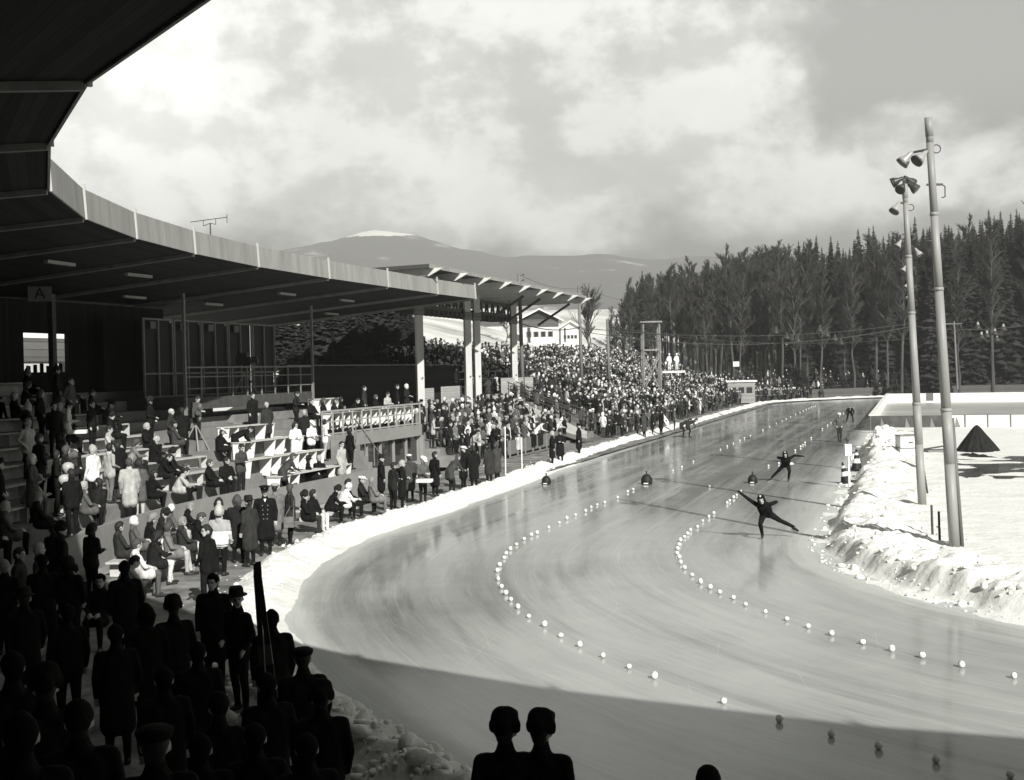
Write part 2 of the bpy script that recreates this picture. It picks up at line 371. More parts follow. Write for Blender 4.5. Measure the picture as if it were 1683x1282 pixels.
def grid_mesh(name, V, UV, mats, kind, smooth=True):
    """numpy grid (n,m,3) to an object"""
    n, m_, _ = V.shape; me = bpy.data.meshes.new(name)
    i, j = np.meshgrid(np.arange(n-1), np.arange(m_-1), indexing='ij'); a = (i*m_+j).ravel()
    F = np.stack([a, a+m_, a+m_+1, a+1], 1)
    me.vertices.add(n*m_); me.vertices.foreach_set('co', V.reshape(-1).astype(np.float32))
    me.loops.add(F.size); me.loops.foreach_set('vertex_index', F.ravel().astype(np.int32))
    me.polygons.add(len(F)); me.polygons.foreach_set('loop_start', (np.arange(len(F))*4).astype(np.int32)); me.polygons.foreach_set('loop_total', np.full(len(F), 4, np.int32))
    me.update(calc_edges=True)
    if UV is not None:
        ul = me.uv_layers.new(name='UVMap'); ul.data.foreach_set('uv', UV.reshape(-1, 2)[F.ravel()].reshape(-1).astype(np.float32))
    me.materials.append(mats); me.polygons.foreach_set('use_smooth', [smooth]*len(F)); me.validate()
    if me.polygons[0].normal.z < 0: me.flip_normals()
    o = bpy.data.objects.new(name, me); COL.objects.link(o); o['kind'] = kind; return o
def sr_grid(ss, rr, zf):
    ss = np.asarray(ss, float); rr = np.asarray(rr, float)
    Sg, Rg = np.meshgrid(ss, rr, indexing='ij')
    P = np.array([[S(s, 0)[:2], (S(s, 1)-S(s, 0))[:2]] for s in ss])
    XY = P[:, 0][:, None, :] + P[:, 1][:, None, :]*Rg[:, :, None]
    Z = zf(Sg, Rg, XY[..., 0], XY[..., 1])
    return np.dstack([XY, Z[..., None]]), np.dstack([Sg, Rg])
def stations(*segs):
    o = []
    for a, b, st in segs: o += list(np.arange(a, b, st))
    return o+[segs[-1][1]]

# ------------------------------------------------------------------ ground, ice, snow
def r_out(s): return 28.5 + 1.7*sstep(0, 45, s)
def terrain_z(Sg, Rg, x, y):
    """ground outside the oval: spectators' bank, snowy hillside on the left, wooded rise at the far end"""
    bank = np.where(Rg > 33, np.minimum((Rg-33)*0.335, 6.0), 0)
    hill = bank + np.clip((Rg-51)*0.24, 0, 6.8) - np.clip((Rg-95)*.03, 0, 6)
    far = np.clip((Rg-47)*0.24, 0, 17)
    t = sstep(127, 139, Sg); z = hill*(1-t)+far*t
    t2 = sstep(45, 30, Sg); near = np.clip((Rg-52)*.12, 0, 9)
    z = z*(1-t2)+near*t2
    return z
def build_ground():
    # snow sheet to the horizon
    g = [[(x, y, -0.35) for y in (-900, 0, 300, 1200, 5200)] for x in (-4200, -300, 0, 300, 4200)]
    o = MB().sheet(g).build('ground', SNOW); o['kind'] = 'structure'
    o.data.flip_normals() if o.data.polygons[0].normal.z < 0 else None
    ss = stations((-104, 0, 1.0), (0, LS, 1.5), (LS, LS+104, 1.0)); rr = np.linspace(15.4, 31.2, 17)
    V, U = sr_grid(ss, rr, lambda s, r, x, y: np.zeros_like(s)); grid_mesh('ice_track', V, U, ice_material(), 'structure')
    # outer snow bank
    def zo(s, r, x, y):
        e = r - r_out(s) - 0.35*(fbm(s*.35, s*0+3, 3)-.5)
        big = 1 + .8*sstep(-20, -25, s)
        n = fbm(x*1.1, y*1.1, 5); n2 = fbm(x*4.5+9, y*4.5, 3)
        up_ = sstep(-0.2, 1.25, e)*np.where(e > 1.0, 1-0.85*sstep(1.0, 1.8, e), 1)
        n3 = .5*np.abs(fbm(x*2.3+31, y*2.3, 4)-.5)*2
        return -0.03 - .25*sstep(1.5, 2.3, e) + up_*(0.26+0.30*(n-.3)*big+0.16*(n2-.5)*big+0.22*(.35-n3)*big)*(0.72+0.28*big)
    ss = stations((-60, -34, .5), (-34, 30, .11), (30, 70, .25), (70, LS+60, .6)); V, U = sr_grid(ss, np.linspace(27.7, 32.4, 44), zo)
    grid_mesh('snow_bank', V, U, SNOW, 'structure')
    # trampled path
    V, U = sr_grid(stations((-70, 48, .5), (48, LS+50, 1.5)), np.linspace(29.6, 36, 24), lambda s, r, x, y: 0.10+0.10*(fbm(x*.9, y*.9, 4)-.5)-.25*sstep(34.4, 36, r))
    grid_mesh('trampled_path', V, U, DIRTY, 'structure')
    # infield snow
    def zi(s, r, x, y):
        e = 16.1 - r + 0.5*(fbm(s*.3+40, s*0, 3)-.5)
        n = fbm(x*1.0, y*1.0, 5); n2 = fbm(x*4+3, y*4, 4)
        deep = sstep(60, 35, s)
        edge = sstep(0.55, 1.15, e); heap = np.exp(-((e-1.7)/1.4)**2)
        apron = 0.05*sstep(-.2, .3, e)*n
        n3 = .5*np.abs(fbm(x*2.1+11, y*2.1, 4)-.5)*2
        z = -0.03+apron+edge*(0.22+.16*deep)+heap*edge*(0.42*(n-.30)+0.22*(n2-.45)+0.25*(.3-n3))*deep + 0.03*(n-.5)+.05*edge*(.3-n3)*deep
        mound = 0.55*np.exp(-(((s-35)/6)**2+((r-14.6)/1.0)**2))*(.6+n)
        return z+mound*edge - .22*sstep(62, 70, s)
    ss = stations((-60, -34, 1), (-34, 52, .14), (52, 75, .5), (75, LS+60, 2)); V, U = sr_grid(ss, list(np.linspace(0.6, 11, 12))+list(np.linspace(11.2, 16.5, 44)), zi)
    grid_mesh('infield_snow', V, U, SNOW, 'structure')
    ss = stations((0, 52, 2.0), (52, 75, 1), (75, LS, 3)); V, U = sr_grid(ss, np.linspace(-70, 0.62, 36), lambda s, r, x, y: 0.19+.06*(fbm(x*.3, y*.3, 4)-.5)+.16*sstep(60, 35, s)-.22*sstep(62, 70, s))
    grid_mesh('infield_field', V, U, SNOW, 'structure')
    # the spectators' bank, hillside and wooded rise
    SOIL = mat('bank_earth', 0.12, .9, .5, 1.0)
    V, U = sr_grid(stations((43, LS, 2.0), (LS, LS+14, 1.5)), list(np.linspace(32.6, 52, 24)), lambda s, r, x, y: terrain_z(s, r, x, y)+.02)
    grid_mesh('spectator_bank', V, U, SOIL, 'structure')
    V, U = sr_grid(stations((-30, LS, 4.0), (LS, LS+90, 2.5)), list(np.linspace(47, 120, 30))+list(np.linspace(130, 420, 16)), lambda s, r, x, y: terrain_z(s, r, x, y)-.05+0.6*(fbm(x*.06, y*.06, 4)-.5)*sstep(50, 60, r))
    grid_mesh('snowy_hillside', V, U, mat('hill_snow', .62, .9, .45, .09, .3, .8, spec=.1), 'structure')
build_ground()

def build_mountain():
    xs = np.linspace(-1900, 2300, 190); t = np.linspace(0, 1, 60)
    kx = [-1900, -1100, -700, -480, -370, -290, -190, -100, 0, 150, 330, 500, 800, 1300, 2300]
    kz = [235, 246, 258, 268, 280, 303, 286, 262, 244, 238, 236, 228, 205, 170, 130]
    ridge = np.interp(xs, kx, kz)*1.0 + 22*(fbm(xs*.010, xs*0, 5)-.5)
    X, T = np.meshgrid(xs, t, indexing='ij'); Y = 1500+T*1100
    Z = ridge[:, None]*(T**0.85) + 60*(fbm(X*.005, Y*.005, 5)-.5)*np.sin(np.pi*np.clip(T, 0, 1)) - 3
    Z = np.where(T > .97, Z-0, Z)
    M = bpy.data.materials.new('mountain'); M.use_nodes = True; nt = M.node_tree; b = nt.nodes['Principled BSDF']; L = nt.links; b.inputs['Roughness'].default_value = .95; b.inputs['Specular IOR Level'].default_value = 0.05
    tc = nt.nodes.new('ShaderNodeTexCoord')
    def noise(sc, det, off, st=(1, 1, 1)):
        mp = nt.nodes.new('ShaderNodeMapping'); mp.inputs[1].default_value = off; mp.inputs[3].default_value = st; L.new(tc.outputs['Object'], mp.inputs[0])
        n = nt.nodes.new('ShaderNodeTexNoise'); n.inputs['Scale'].default_value = sc; n.inputs['Detail'].default_value = det; n.inputs['Roughness'].default_value = .62; L.new(mp.outputs[0], n.inputs['Vector']); return n.outputs[0]
    a = noise(.006, 9, (3, 1, 0)); rp = nt.nodes.new('ShaderNodeValToRGB'); e = rp.color_ramp.elements
    e[0].position = .59; e[0].color = grey(.10); e[1].position = .70; e[1].color = grey(.62)
    # one open snowfield right under the crest, the patch of bare snow the photograph shows
    sp = nt.nodes.new('ShaderNodeSeparateXYZ'); L.new(tc.outputs['Object'], sp.inputs[0])
    def mth(op, a_, b_=None, cl=False):
        n = nt.nodes.new('ShaderNodeMath'); n.operation = op; n.use_clamp = cl
        for i, x in enumerate((a_, b_)):
            if x is None: continue
            if isinstance(x, (int, float)): n.inputs[i].default_value = x
            else: L.new(x, n.inputs[i])
        return n.outputs[0]
    ff = mth('ADD', mth('POWER', mth('DIVIDE', mth('ADD', sp.outputs[0], 272), 85.0), 2.0), mth('POWER', mth('DIVIDE', mth('SUBTRACT', sp.outputs[2], mth('MULTIPLY_ADD', sp.outputs[0], .06) if False else 296.0), 15.0), 2.0))
    ff = mth('ADD', ff, mth('MULTIPLY', mth('SUBTRACT', noise(.03, 6, (9, 4, 2)), .5), 1.6))
    fld = mth('LESS_THAN', ff, 1.0)
    L.new(a, rp.inputs[0]); mx = nt.nodes.new('ShaderNodeMix'); mx.data_type = 'RGBA'; L.new(fld, mx.inputs[0]); L.new(rp.outputs[0], mx.inputs[6]); mx.inputs[7].default_value = grey(.85)
    L.new(mx.outputs[2], b.inputs['Base Color'])
    grid_mesh('mountain', np.dstack([X, Y, Z]), None, M, 'structure')
build_mountain()
def build_haze():
    M = bpy.data.materials.new('haze'); M.use_nodes = True; nt = M.node_tree; nt.nodes.clear(); v = nt.nodes.new('ShaderNodeVolumePrincipled'); o = nt.nodes.new('ShaderNodeOutputMaterial')
    v.inputs['Color'].default_value = (.9, .9, .88, 1); v.inputs['Density'].default_value = 0.00036; nt.links.new(v.outputs[0], o.inputs['Volume'])
    h = MB().box((200, 1350, 160), (4500, 2860, 325)).build('haze', M); h['kind'] = 'stuff'; tag(h, 'thin winter haze over the whole valley', 'haze')
build_haze()

# ------------------------------------------------------------------ the curved grandstand
EV = [(-84, 31.5), (-79, 31.5), (-74, 31.5), (-69, 31.5), (-64, 31.5), (-59, 31.5), (-54, 31.5), (-49, 31.5), (-44, 31.5), (-39.5, 31.5), (-35.0, 31.5),
      (-30.1, 31.6), (-24.8, 32.1), (-19.7, 32.6), (-14.1, 33.5), (-9.2, 34.2), (-4.6, 34.8), (0.1, 35.5), (5.6, 36.2), (12.2, 36.5), (18.5, 36.5), (25.0, 36.5), (30.4, 36.3)]
RZ = 9.0; RSL = 0.085; RDEP = 13.5
TUP = 0.42
def tier_z(r): return 0.5 + 0.37*(r-34.8)
def rad(s): return (S(s, 31)-S(s, 30)).normalized()
def build_grandstand():
    g = thing('grandstand', S(0, 44, 0), 'curved open grandstand with dark boarded roof, pale ribs and pale fascia', 'grandstand')
    # roof: one boarded deck, bays flat between the ribs
    mb = MB(); edge = [S(s, r, RZ) for s, r in EV]; back = [S(s, r+RDEP, RZ-RSL*RDEP) for s, r in EV]
    run = 0
    for i in range(len(EV)-1):
        a, b, c, d = edge[i], edge[i+1], back[i+1], back[i]; w = (b-a).length; wb = (c-d).length; L = RDEP
        mb.add([a, b, c, d], [(0, 1, 2, 3)], 0, [[(run, 0), (run+w, 0), (run+w, L), (run, L)]])
        u = Vector((0, 0, .26)); mb.add([a+u, b+u, c+u, d+u], [(3, 2, 1, 0)], 1); mb.add([d, c, c+u, d+u], [(0, 1, 2, 3)], 1)
        run += w
    e0, e1 = edge[-1], back[-1]; u = Vector((0, 0, .26)); mb.add([e0, e1, e1+u, e0+u], [(0, 1, 2, 3)], 1)
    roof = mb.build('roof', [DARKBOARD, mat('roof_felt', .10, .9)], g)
    for i, (s, r) in enumerate(EV):
        # a rib under every joint
        a = edge[i]; d = back[i]; off = Vector((0, 0, -.06))
        MB().bar(a+off, d+off, .12, .13).build('rafter', RAFT, g)
    for i in range(len(EV)-1):
        a, b = edge[i], edge[i+1]; t = (b-a).normalized(); o = Vector((t.y, -t.x, 0))
        if o.dot(inward(EV[i][0])) < 0: o = -o
        tiltv = o*.05
        mb = MB(); z0 = Vector((0, 0, -.04)); z1 = Vector((0, 0, .72))
        P = [a+z0+o*.06, b+z0+o*.06, b+z1+o*.06-tiltv, a+z1+o*.06-tiltv]; mb.prism(P, -o*.05)
        f = mb.build('fascia_panel', FASCIA, g)
        cv = MB().bar(b+Vector((0, 0, -.06))+o*.075, b+Vector((0, 0, .84))+o*.075-tiltv, .07, .07, 0, o).build('cover_strip', FASTRIM, f)
    # tube lights under the roof
    n = 0
    for i in range(6, len(EV)-1):
        for q in (3.6, 7.4):
            if (i*7+int(q)) % 3 == 0 and i > 12: continue
            s = (EV[i][0]+EV[i+1][0])/2; r = (EV[i][1]+EV[i+1][1])/2+q
            p = S(s, r, RZ-RSL*q-.09); tv = (S(s+.1, r)-S(s, r)).normalized()
            MB().bar(p-tv*.75, p+tv*.75, .16, .10).build('strip_light', mat('strip_enamel', .34, .5), g)
    # stepped tiers
    ss = stations((-66, -6, 1.5), (-6, 13, 1.0)); 
    mb = MB(); rows = []
    prof = [(34.25, .05)]; r = 34.25
    for k in range(11):
        z = tier_z(34.8+k*1.05); prof += [(34.25+k*1.05, z), (34.25+(k+1)*1.05, z)]
    prof.append((45.8, 0.05))
    ss = sorted(set([s for s in ss if abs(s-3.2) > .3]+[3.18, 3.22]))
    grid = [[S(s, rr, z+(TUP if s < 3.2 and z > .1 else 0)) for rr, z in prof] for s in ss]
    uvg = [[(s, j*.5) for j in range(len(prof))] for s in ss]
    mb.sheet(grid, 0, uvg)
    mb.add(grid[-1], [tuple(range(len(prof)))], 0, [[(p[0], p[1]) for p in prof]])
    mb.build('tiers', CONC, g)
    # bench boards along the tiers, left of the press desks
    for k in range(1, 10):
        rr = 34.25+k*1.05+.72; z = tier_z(34.8+k*1.05)+TUP
        mb = MB(); s0, s1 = -64, 2.95
        st = stations((s0, s1, 2.0))
        for a, b in zip(st[:-1], st[1:]):
            mb.bar(S(a, rr, z+.42), S(b-.03, rr, z+.42), .30, .05); mb.bar(S(a, rr+.22, z+.20), S(b, rr+.22, z+.20), .03, .37)
            mb.bar(S(a+1, rr, z), S(a+1, rr, z+.40), .06, .20)
        mb.build('bench', mat('bench_board', .46, .8, .2, 3.0), g)
    # front parapet
    st = stations((-66, 12.6, 1.3)); mb = MB()
    for a, b in zip(st[:-1], st[1:]): mb.bar(S(a, 34.15, .50), S(b, 34.15, .50), .10, 1.02 if a > 2 else 1.3)
    mb.build('parapet', PARA, g)
    # back wall with its two openings
    st = stations((-66, 4.8, 3.0)); mb = MB()
    def wall(a, b, z0, z1):
        p = S(a, 46.1); q = S(b, 46.1); w = (q-p).length; t = (q-p).normalized(); o = Vector((t.y, -t.x, 0))*.08
        P = [p+Vector((0, 0, z0)), q+Vector((0, 0, z0)), q+Vector((0, 0, z1)), p+Vector((0, 0, z1))]
        mb.add([x+o for x in P]+[x-o for x in P], [(0, 1, 2, 3), (7, 6, 5, 4), (0, 3, 7, 4), (1, 5, 6, 2), (3, 2, 6, 7), (0, 4, 5, 1)], 0, [[(z0, a), (z0, b), (z1, b), (z1, a)]]*6)
    for a, b in zip(st[:-1], st[1:]): wall(a, b, 0, 8.1)
    wall(4.8, 7.5, 0, 5.25); wall(4.8, 7.5, 6.8, 8.1); wall(7.5, 10.4, 0, 8.1); wall(10.4, 11.6, 0, 5.0); wall(10.4, 11.6, 6.75, 8.1); wall(11.6, 14.5, 0, 8.1)
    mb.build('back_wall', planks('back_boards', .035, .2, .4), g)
    for s in (-40, -30, -20, -10, 0, 4.3):
        MB().box(S(s, 44.3, 4.1), (.22, .22, 8.2), math.atan2(rad(s).y, rad(s).x)).build('post', mat('post_dark', .09, .8, .2), g)
    return g
G = build_grandstand()

# ---------------------------------------------------------- the press box and its terrace at the end of the stand
def build_press_box():
    s0, s1 = 13.0, 24.0; rf = 37.1
    g = thing('press_box', S(18, 40, 0), 'glazed press box with grey fascia and railed terrace below the curved roof', 'press box')
    mb = MB()
    for a, b in ((12.4, 15.2), (15.2, 18.1), (18.1, 21.0), (21.0, 23.9)):
        mb.bar(S(a+.01, rf, 1.97), S(b-.01, rf, 1.97), .10, .56)
    mb.build('fascia', PARA, g)
    fl = MB(); p = [S(12.4, rf+.06, 2.1), S(23.9, rf+.06, 2.1), S(23.9, 45.5, 2.1), S(12.4, 45.5, 2.1)]; fl.prism(p, (0, 0, .12)); fl.build('terrace_floor', CONC, g)
    mb = MB()
    for k in range(3):
        q = 38.7+k*1.3; z = 2.23+k*.34
        for z0, z1, rr in ((2.2, z+.34, q),):
            mb.prism([S(12.4, rr, z0), S(23.9, rr, z0), S(23.9, 45.4, z0), S(12.4, 45.4, z0)], (0, 0, z1-z0-k*.003))
    mb.build('terrace_steps', CONC, g)
    # glazing under the terrace
    gl = MB(); gl.bar(S(14.2, rf+.22, .95), S(23.8, rf+.22, .95), .02, 1.5).build('glazing', GLASS, g)
    for s in (14.2, 15.8, 17.4, 19.0, 20.6, 22.2, 23.8): MB().bar(S(s, rf+.17, .1), S(s, rf+.17, 1.7), .12, .12, 0, inward(s)).build('mullion', FASCIA, g)
    MB().bar(S(14.2, rf+.17, .32), S(23.8, rf+.17, .32), .14, .16).build('sill', FASCIA, g)
    MB().bar(S(23.9, rf-.02, .05), S(23.9, rf-.02, 1.70), .22, .22, 0, inward(20)).build('post', PARA, g)
    # terrace rail with its uprights
    mb = MB(); mb.bar(S(12.6, rf+.03, 3.32), S(23.9, rf+.03, 3.32), .06, .08); mb.bar(S(12.6, rf+.03, 2.86), S(23.9, rf+.03, 2.86), .04, .06); mb.bar(S(12.6, rf+.03, 2.33), S(23.9, rf+.03, 2.33), .04, .06)
    for k in range(12): mb.bar(S(12.6+k*1.02, rf+.03, 2.2), S(12.6+k*1.02, rf+.03, 3.3), .06, .06, 0, inward(15))
    mb.build('railing', mat('terrace_rail', .34, .6, .1), g)
    # stair down from the terrace, with a handrail
    mb = MB()
    for k in range(7): mb.frame(S(13.3+k*.42, 36.5, (2.1-k*.28)/2), (S(1, 0)-S(0, 0)).normalized(), rad(5), (0, 0, 1), .21, .5, (2.1-k*.28)/2)
    mb.build('stair', CONC, g)
    mb = MB(); mb.bar(S(13.3, 35.95, 3.0), S(16.3, 35.95, 1.05), .05, .05)
    for k in range(4): mb.bar(S(13.4+k*.95, 35.95, 2.0-k*.6), S(13.4+k*.95, 35.95, 2.95-k*.62), .04, .04, 0, rad(5))
    mb.build('handrail', RAIL, g)
    return g
build_press_box()

# ---------------------------------------------------------- the television platform: railing, posts, dark booths
def build_tv():
    g = thing('commentary_booths', S(13, 42, 0), 'dark glazed commentary booths behind a thin railing at the back of the stand', 'booths')
    s0, s1, rr = 8.1, 19.6, 41.0
    MB().prism([S(s0, rr, 3.6), S(s1, rr, 3.6), S(s1, 44.9, 3.6), S(s0, 44.9, 3.6)], (0, 0, .5)).build('platform', mat('platform_board', .07, .9, .3), g)
    mb = MB()
    for z in (5.32, 4.93, 4.45): mb.bar(S(s0, rr, z), S(s1, rr, z), .05, .06 if z > 5 else .04)
    for k in range(10): mb.bar(S(s0+k*1.27, rr, 4.05), S(s0+k*1.27, rr, 5.3), .05, .05, 0, rad(5))
    mb.build('railing', RAIL, g)
    for s in (8.15, 19.5): MB().bar(S(s, rr-.02, 2.2), S(s, rr-.02, 8.3), .11, .11, 0, rad(5)).build('post', RAIL, g)
    # booths: framed panes
    for k in range(5):
        a = s0+.25+k*2.25; b = a+2.1; r2 = 43.0
        f = MB()
        for s in (a, a+1.05, b): f.bar(S(s, r2, 4.1), S(s, r2, 7.4), .08, .08, 0, rad(5))
        for z in (4.14, 5.1, 7.36): f.bar(S(a, r2, z), S(b, r2, z), .07, .07)
        fr = f.build('booth_frame', RAIL, g)
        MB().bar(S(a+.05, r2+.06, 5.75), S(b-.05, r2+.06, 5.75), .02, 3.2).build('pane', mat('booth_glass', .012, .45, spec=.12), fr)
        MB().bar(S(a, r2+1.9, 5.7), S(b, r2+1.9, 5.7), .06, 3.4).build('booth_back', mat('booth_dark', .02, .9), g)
        if k < 4: MB().box(S(a+.55, r2-.12, 7.1), (.22, .16, .30), .3).build('loudspeaker', FASCIA, g)
    return g
build_tv()

# press desks: a thin sloping top on white tapered boards
def desk(s0, s1, r, z, skip, n, label, start=None):
    g = thing('press_desk', S((s0+s1)/2, r, z-.75), label, 'desk', 'press desks in rows on the stand')
    top = MB(); I = inward((s0+s1)/2)
    for a, b in zip(stations((s0, s1, 1.0))[:-1], stations((s0, s1, 1.0))[1:]):
        top.frame((S(a, r, z)+S(b, r, z))/2, (S(b, r)-S(a, r)).normalized(), rad((a+b)/2), Vector((0, 0, 1)), (S(b, r)-S(a, r)).length/2, .27, .015)
    top.build('desk_top', mat('desk_top', .60, .7, .1, 4), g)
    mb = MB(); mb.bar(S(s0, r+.30, z-.36), S(s1, r+.30, z-.36), .03, .66); mb.build('back_board', mat('desk_front', .16, .8, .3, 3), g)
    for k in range(n):
        if k in skip: continue
        s = s0+.06+(s1-s0-.12)*k/(n-1); o = rad(s); t = (S(s+.1, r)-S(s, r)).normalized()
        q = lambda dr, dz: S(s, r, z)+o*dr+Vector((0, 0, dz))
        MB().prism([q(-.26, -.02), q(.27, -.02), q(.24, -.66), q(-.16, -.70)], t*.025).build('divider', WHITEB, g)
    return g
desk(3.9, 10.0, 34.85, 1.30, (3, 4, 5), 9, 'lowest row of white press desks, just behind the grey parapet')
desk(4.3, 10.4, 36.2, 1.86, (1,), 9, 'second row of press desks, a tall white board at its left end')
desk(6.3, 11.3, 37.6, 2.38, (2,), 7, 'third row of press desks, to the left of the men in white')
desk(7.6, 11.4, 39.0, 2.90, (3,), 6, 'short topmost row of press desks below the booth railing')
desk(14.0, 23.6, 37.55, 3.18, (), 17, 'long row of white press desks behind the press box railing')
desk(17.6, 20.2, 40.0, 3.75, (), 5, 'short white press desk at the back of the press box terrace')
tag(MB().prism([S(4.15, 35.95, .95), S(4.15, 36.5, .95), S(4.15, 36.35, 1.9), S(4.15, 36.05, 1.9)], (S(5, 36)-S(4, 36)).normalized()*.06).build('end_board', WHITEB), 'tall white board standing at the left end of the press desks', 'board')

# ---------------------------------------------------------- the timber canopy past the end of the stand
def build_canopy():
    g = thing('timber_canopy', S(36, 40, 0), 'open timber canopy on tall pale columns standing past the end of the curved roof', 'canopy')
    s0, s1, rf, rb = 23.6, 56.0, 36.3, 46.5; z = 10.25; zb = 10.05
    mb = MB()
    P = [S(s0, rf, z), S(s1, rf, z), S(s1, rb, zb), S(s0, rb, zb)]
    mb.add(P, [(0, 1, 2, 3)], 0, [[(0, 0), (28, 0), (28, 11), (0, 11)]]); u = Vector((0, 0, .12)); Q = [p+u for p in P]
    mb.add(Q, [(3, 2, 1, 0)], 1); mb.add(P+Q, [(0, 4, 5, 1), (1, 5, 6, 2), (2, 6, 7, 3), (3, 7, 4, 0)], 1)
    mb.build('roof', [planks('canopy_boards', .13, .2, .4), mat('canopy_felt', .16, .9)], g)
    for k in range(9):
        s = s0+.4+k*(s1-s0-.8)/8
        a = S(s, rf+.1, z-.17); b = S(s, rb, zb-.17); r_ = MB(); t = (S(s+1, 40)-S(s, 40)).normalized()
        # rafter with a splayed end showing past the eave
        o = rad(s); q = lambda dr, dz: S(s, rf, z)+o*dr+Vector((0, 0, dz))
        r_.prism([q(-.55, -.02), q(.9, -.02), q(.9, -.42), q(.25, -.42)], t*.14); r_.bar(q(.9, -.2)+t*.07, b+t*.07, .14, .34)
        r_.build('rafter', mat('rafter_white', .62, .7, .1) if k % 1 == 0 else TIMBER, g)
        if k in (5, 6, 8): MB().bar(S(s, rf+1.2, z-.42), S(s, 40, 8.3), .12, .16).build('brace', mat('brace_wood', .10, .8, .3), g)
    MB().bar(S(s0-.1, rf-.03, z+.05), S(s1, rf-.03, z+.05), .05, .2).build('eave_board', FASCIA, g)
    MB().bar(S(s0-.04, rf, z+.06), S(s0-.04, rb, zb+.06), .05, .2).build('gable_board', STEEL, g)
    for s in (31.2, 39.5, 41.3, 49.3):
        if s < 31.5 or s > 0:
            c = MB(); c.box(S(s, 40, 4.9), (.40, .40, 9.9), A+.02); col = c.build('column', COLM, g)
            MB().box(S(s, 40, 8.45)+Vector((0, 0, 0)), (.52, .46, .5), A).build('column_head', TIMBER, col)
            MB().bar(S(s-.24, 39.78, 4.6), S(s+.24, 39.78, 4.6), .03, .07).build('bracket', STEEL, col)
    # girder between the columns: chords, uprights, toothed joist ends below
    mb = MB(); mb.bar(S(30.8, 40.3, 8.75), S(49.6, 40.3, 8.75), .12, .26); mb.bar(S(30.8, 40.3, 9.55), S(49.6, 40.3, 9.55), .12, .2)
    k = 0; s = 31.0
    while s < 49.5:
        mb.bar(S(s, 40.3, 8.8), S(s+(.35 if k % 2 else -.2), 40.3, 9.5), .10, .12, 0, rad(5)); s += .62; k += 1
    mb.build('girder', mat('girder_wood', .07, .8, .3), g)
    mb = MB(); s = 31.4
    while s < 49.2: mb.bar(S(s, 40.0, 8.50), S(s, 41.5, 8.50), .22, .26); s += .78
    mb.build('joist_ends', mat('joist_wood', .06, .8, .3), g)
    return g
build_canopy()

# ---------------------------------------------------------- terrace, board walls, stair and railings under the canopy
def tz2(r): return 0.25 + 0.40*(r-34.5)
def build_terrace():
    g = thing('standing_terrace', S(34, 38, 0), 'stepped terrace packed with spectators beside the glazed press box', 'terrace')
    prof = [(34.4, .02)]
    for k in range(8): prof += [(34.4+k*.9, tz2(34.5+k*.9)), (35.3+k*.9, tz2(34.5+k*.9))]
    prof.append((41.6, .02)); st = stations((24.2, 44.5, 1.0)); grid = [[S(s, r, z) for r, z in prof] for s in st]
    mb = MB().sheet(grid); mb.add(grid[0], [tuple(range(len(prof)-1, -1, -1))]); mb.add(grid[-1], [tuple(range(len(prof)))]); mb.build('steps', CONC, g)
    mb = MB(); mb.bar(S(28.6, 33.95, .72), S(38.9, 33.95, .72), .06, .75); mb.build('front_boards', mat('barrier_paint', .17, .8, .15), g)
    mb = MB()
    for k in range(8): mb.bar(S(28.7+k*1.45, 33.88, .0), S(28.7+k*1.45, 33.88, 1.12), .08, .08, 0, rad(5))
    mb.bar(S(28.6, 33.82, .2), S(38.9, 33.82, .2), .05, .08); mb.build('front_posts', RAIL, g)
    return g
build_terrace()
def boardwall(s0, r0, s1, r1, z0, z1, label, M=None, nm='board_wall', cat='board wall', grp=None):
    p, q = S(s0, r0), S(s1, r1); t = (q-p).normalized(); o = Vector((t.y, -t.x, 0))*.04; L = (q-p).length
    P = [p+Vector((0, 0, z0)), q+Vector((0, 0, z0)), q+Vector((0, 0, z1)), p+Vector((0, 0, z1))]
    mb = MB(); mb.add([x+o for x in P]+[x-o for x in P], [(0, 1, 2, 3), (7, 6, 5, 4), (0, 3, 7, 4), (1, 5, 6, 2), (3, 2, 6, 7), (0, 4, 5, 1)], 0, [[(0, z0), (L, z0), (L, z1), (0, z1)]]*6)
    return tag(mb.build(nm, M or WOODL), label, cat, grp)
boardwall(33.4, 40.9, 35.6, 40.9, 2.5, 3.95, 'pale board partition left of the two middle canopy columns')
boardwall(37.0, 40.9, 40.6, 40.9, 2.0, 4.0, 'pale board partition standing behind the two middle canopy columns')
boardwall(46.9, 40.2, 52.5, 39.6, 2.9, 4.4, 'pale board panel behind the right-hand canopy column, with a drooping cable')
def terrace_shade():  # dark sheet added where the space under the canopy lies in shade
    mb = MB(); g = thing('terrace_shade_screen', S(34, 43), 'dark screen standing in for shade at the terrace back, thin rail above', 'wall'); st = stations((20.5, 45.5, 2.5))
    for a, b in zip(st[:-1], st[1:]): mb.bar(S(a, 43, 3.0), S(b, 43, 3.0), .1, 4.6)
    mb.build('boards', planks('terrace_shade_tone', .022, .2, .4), g); MB().bar(S(20.5, 42.9, 5.4), S(45.5, 42.9, 5.4), .05, .06).build('rail', RAIL, g)
terrace_shade()
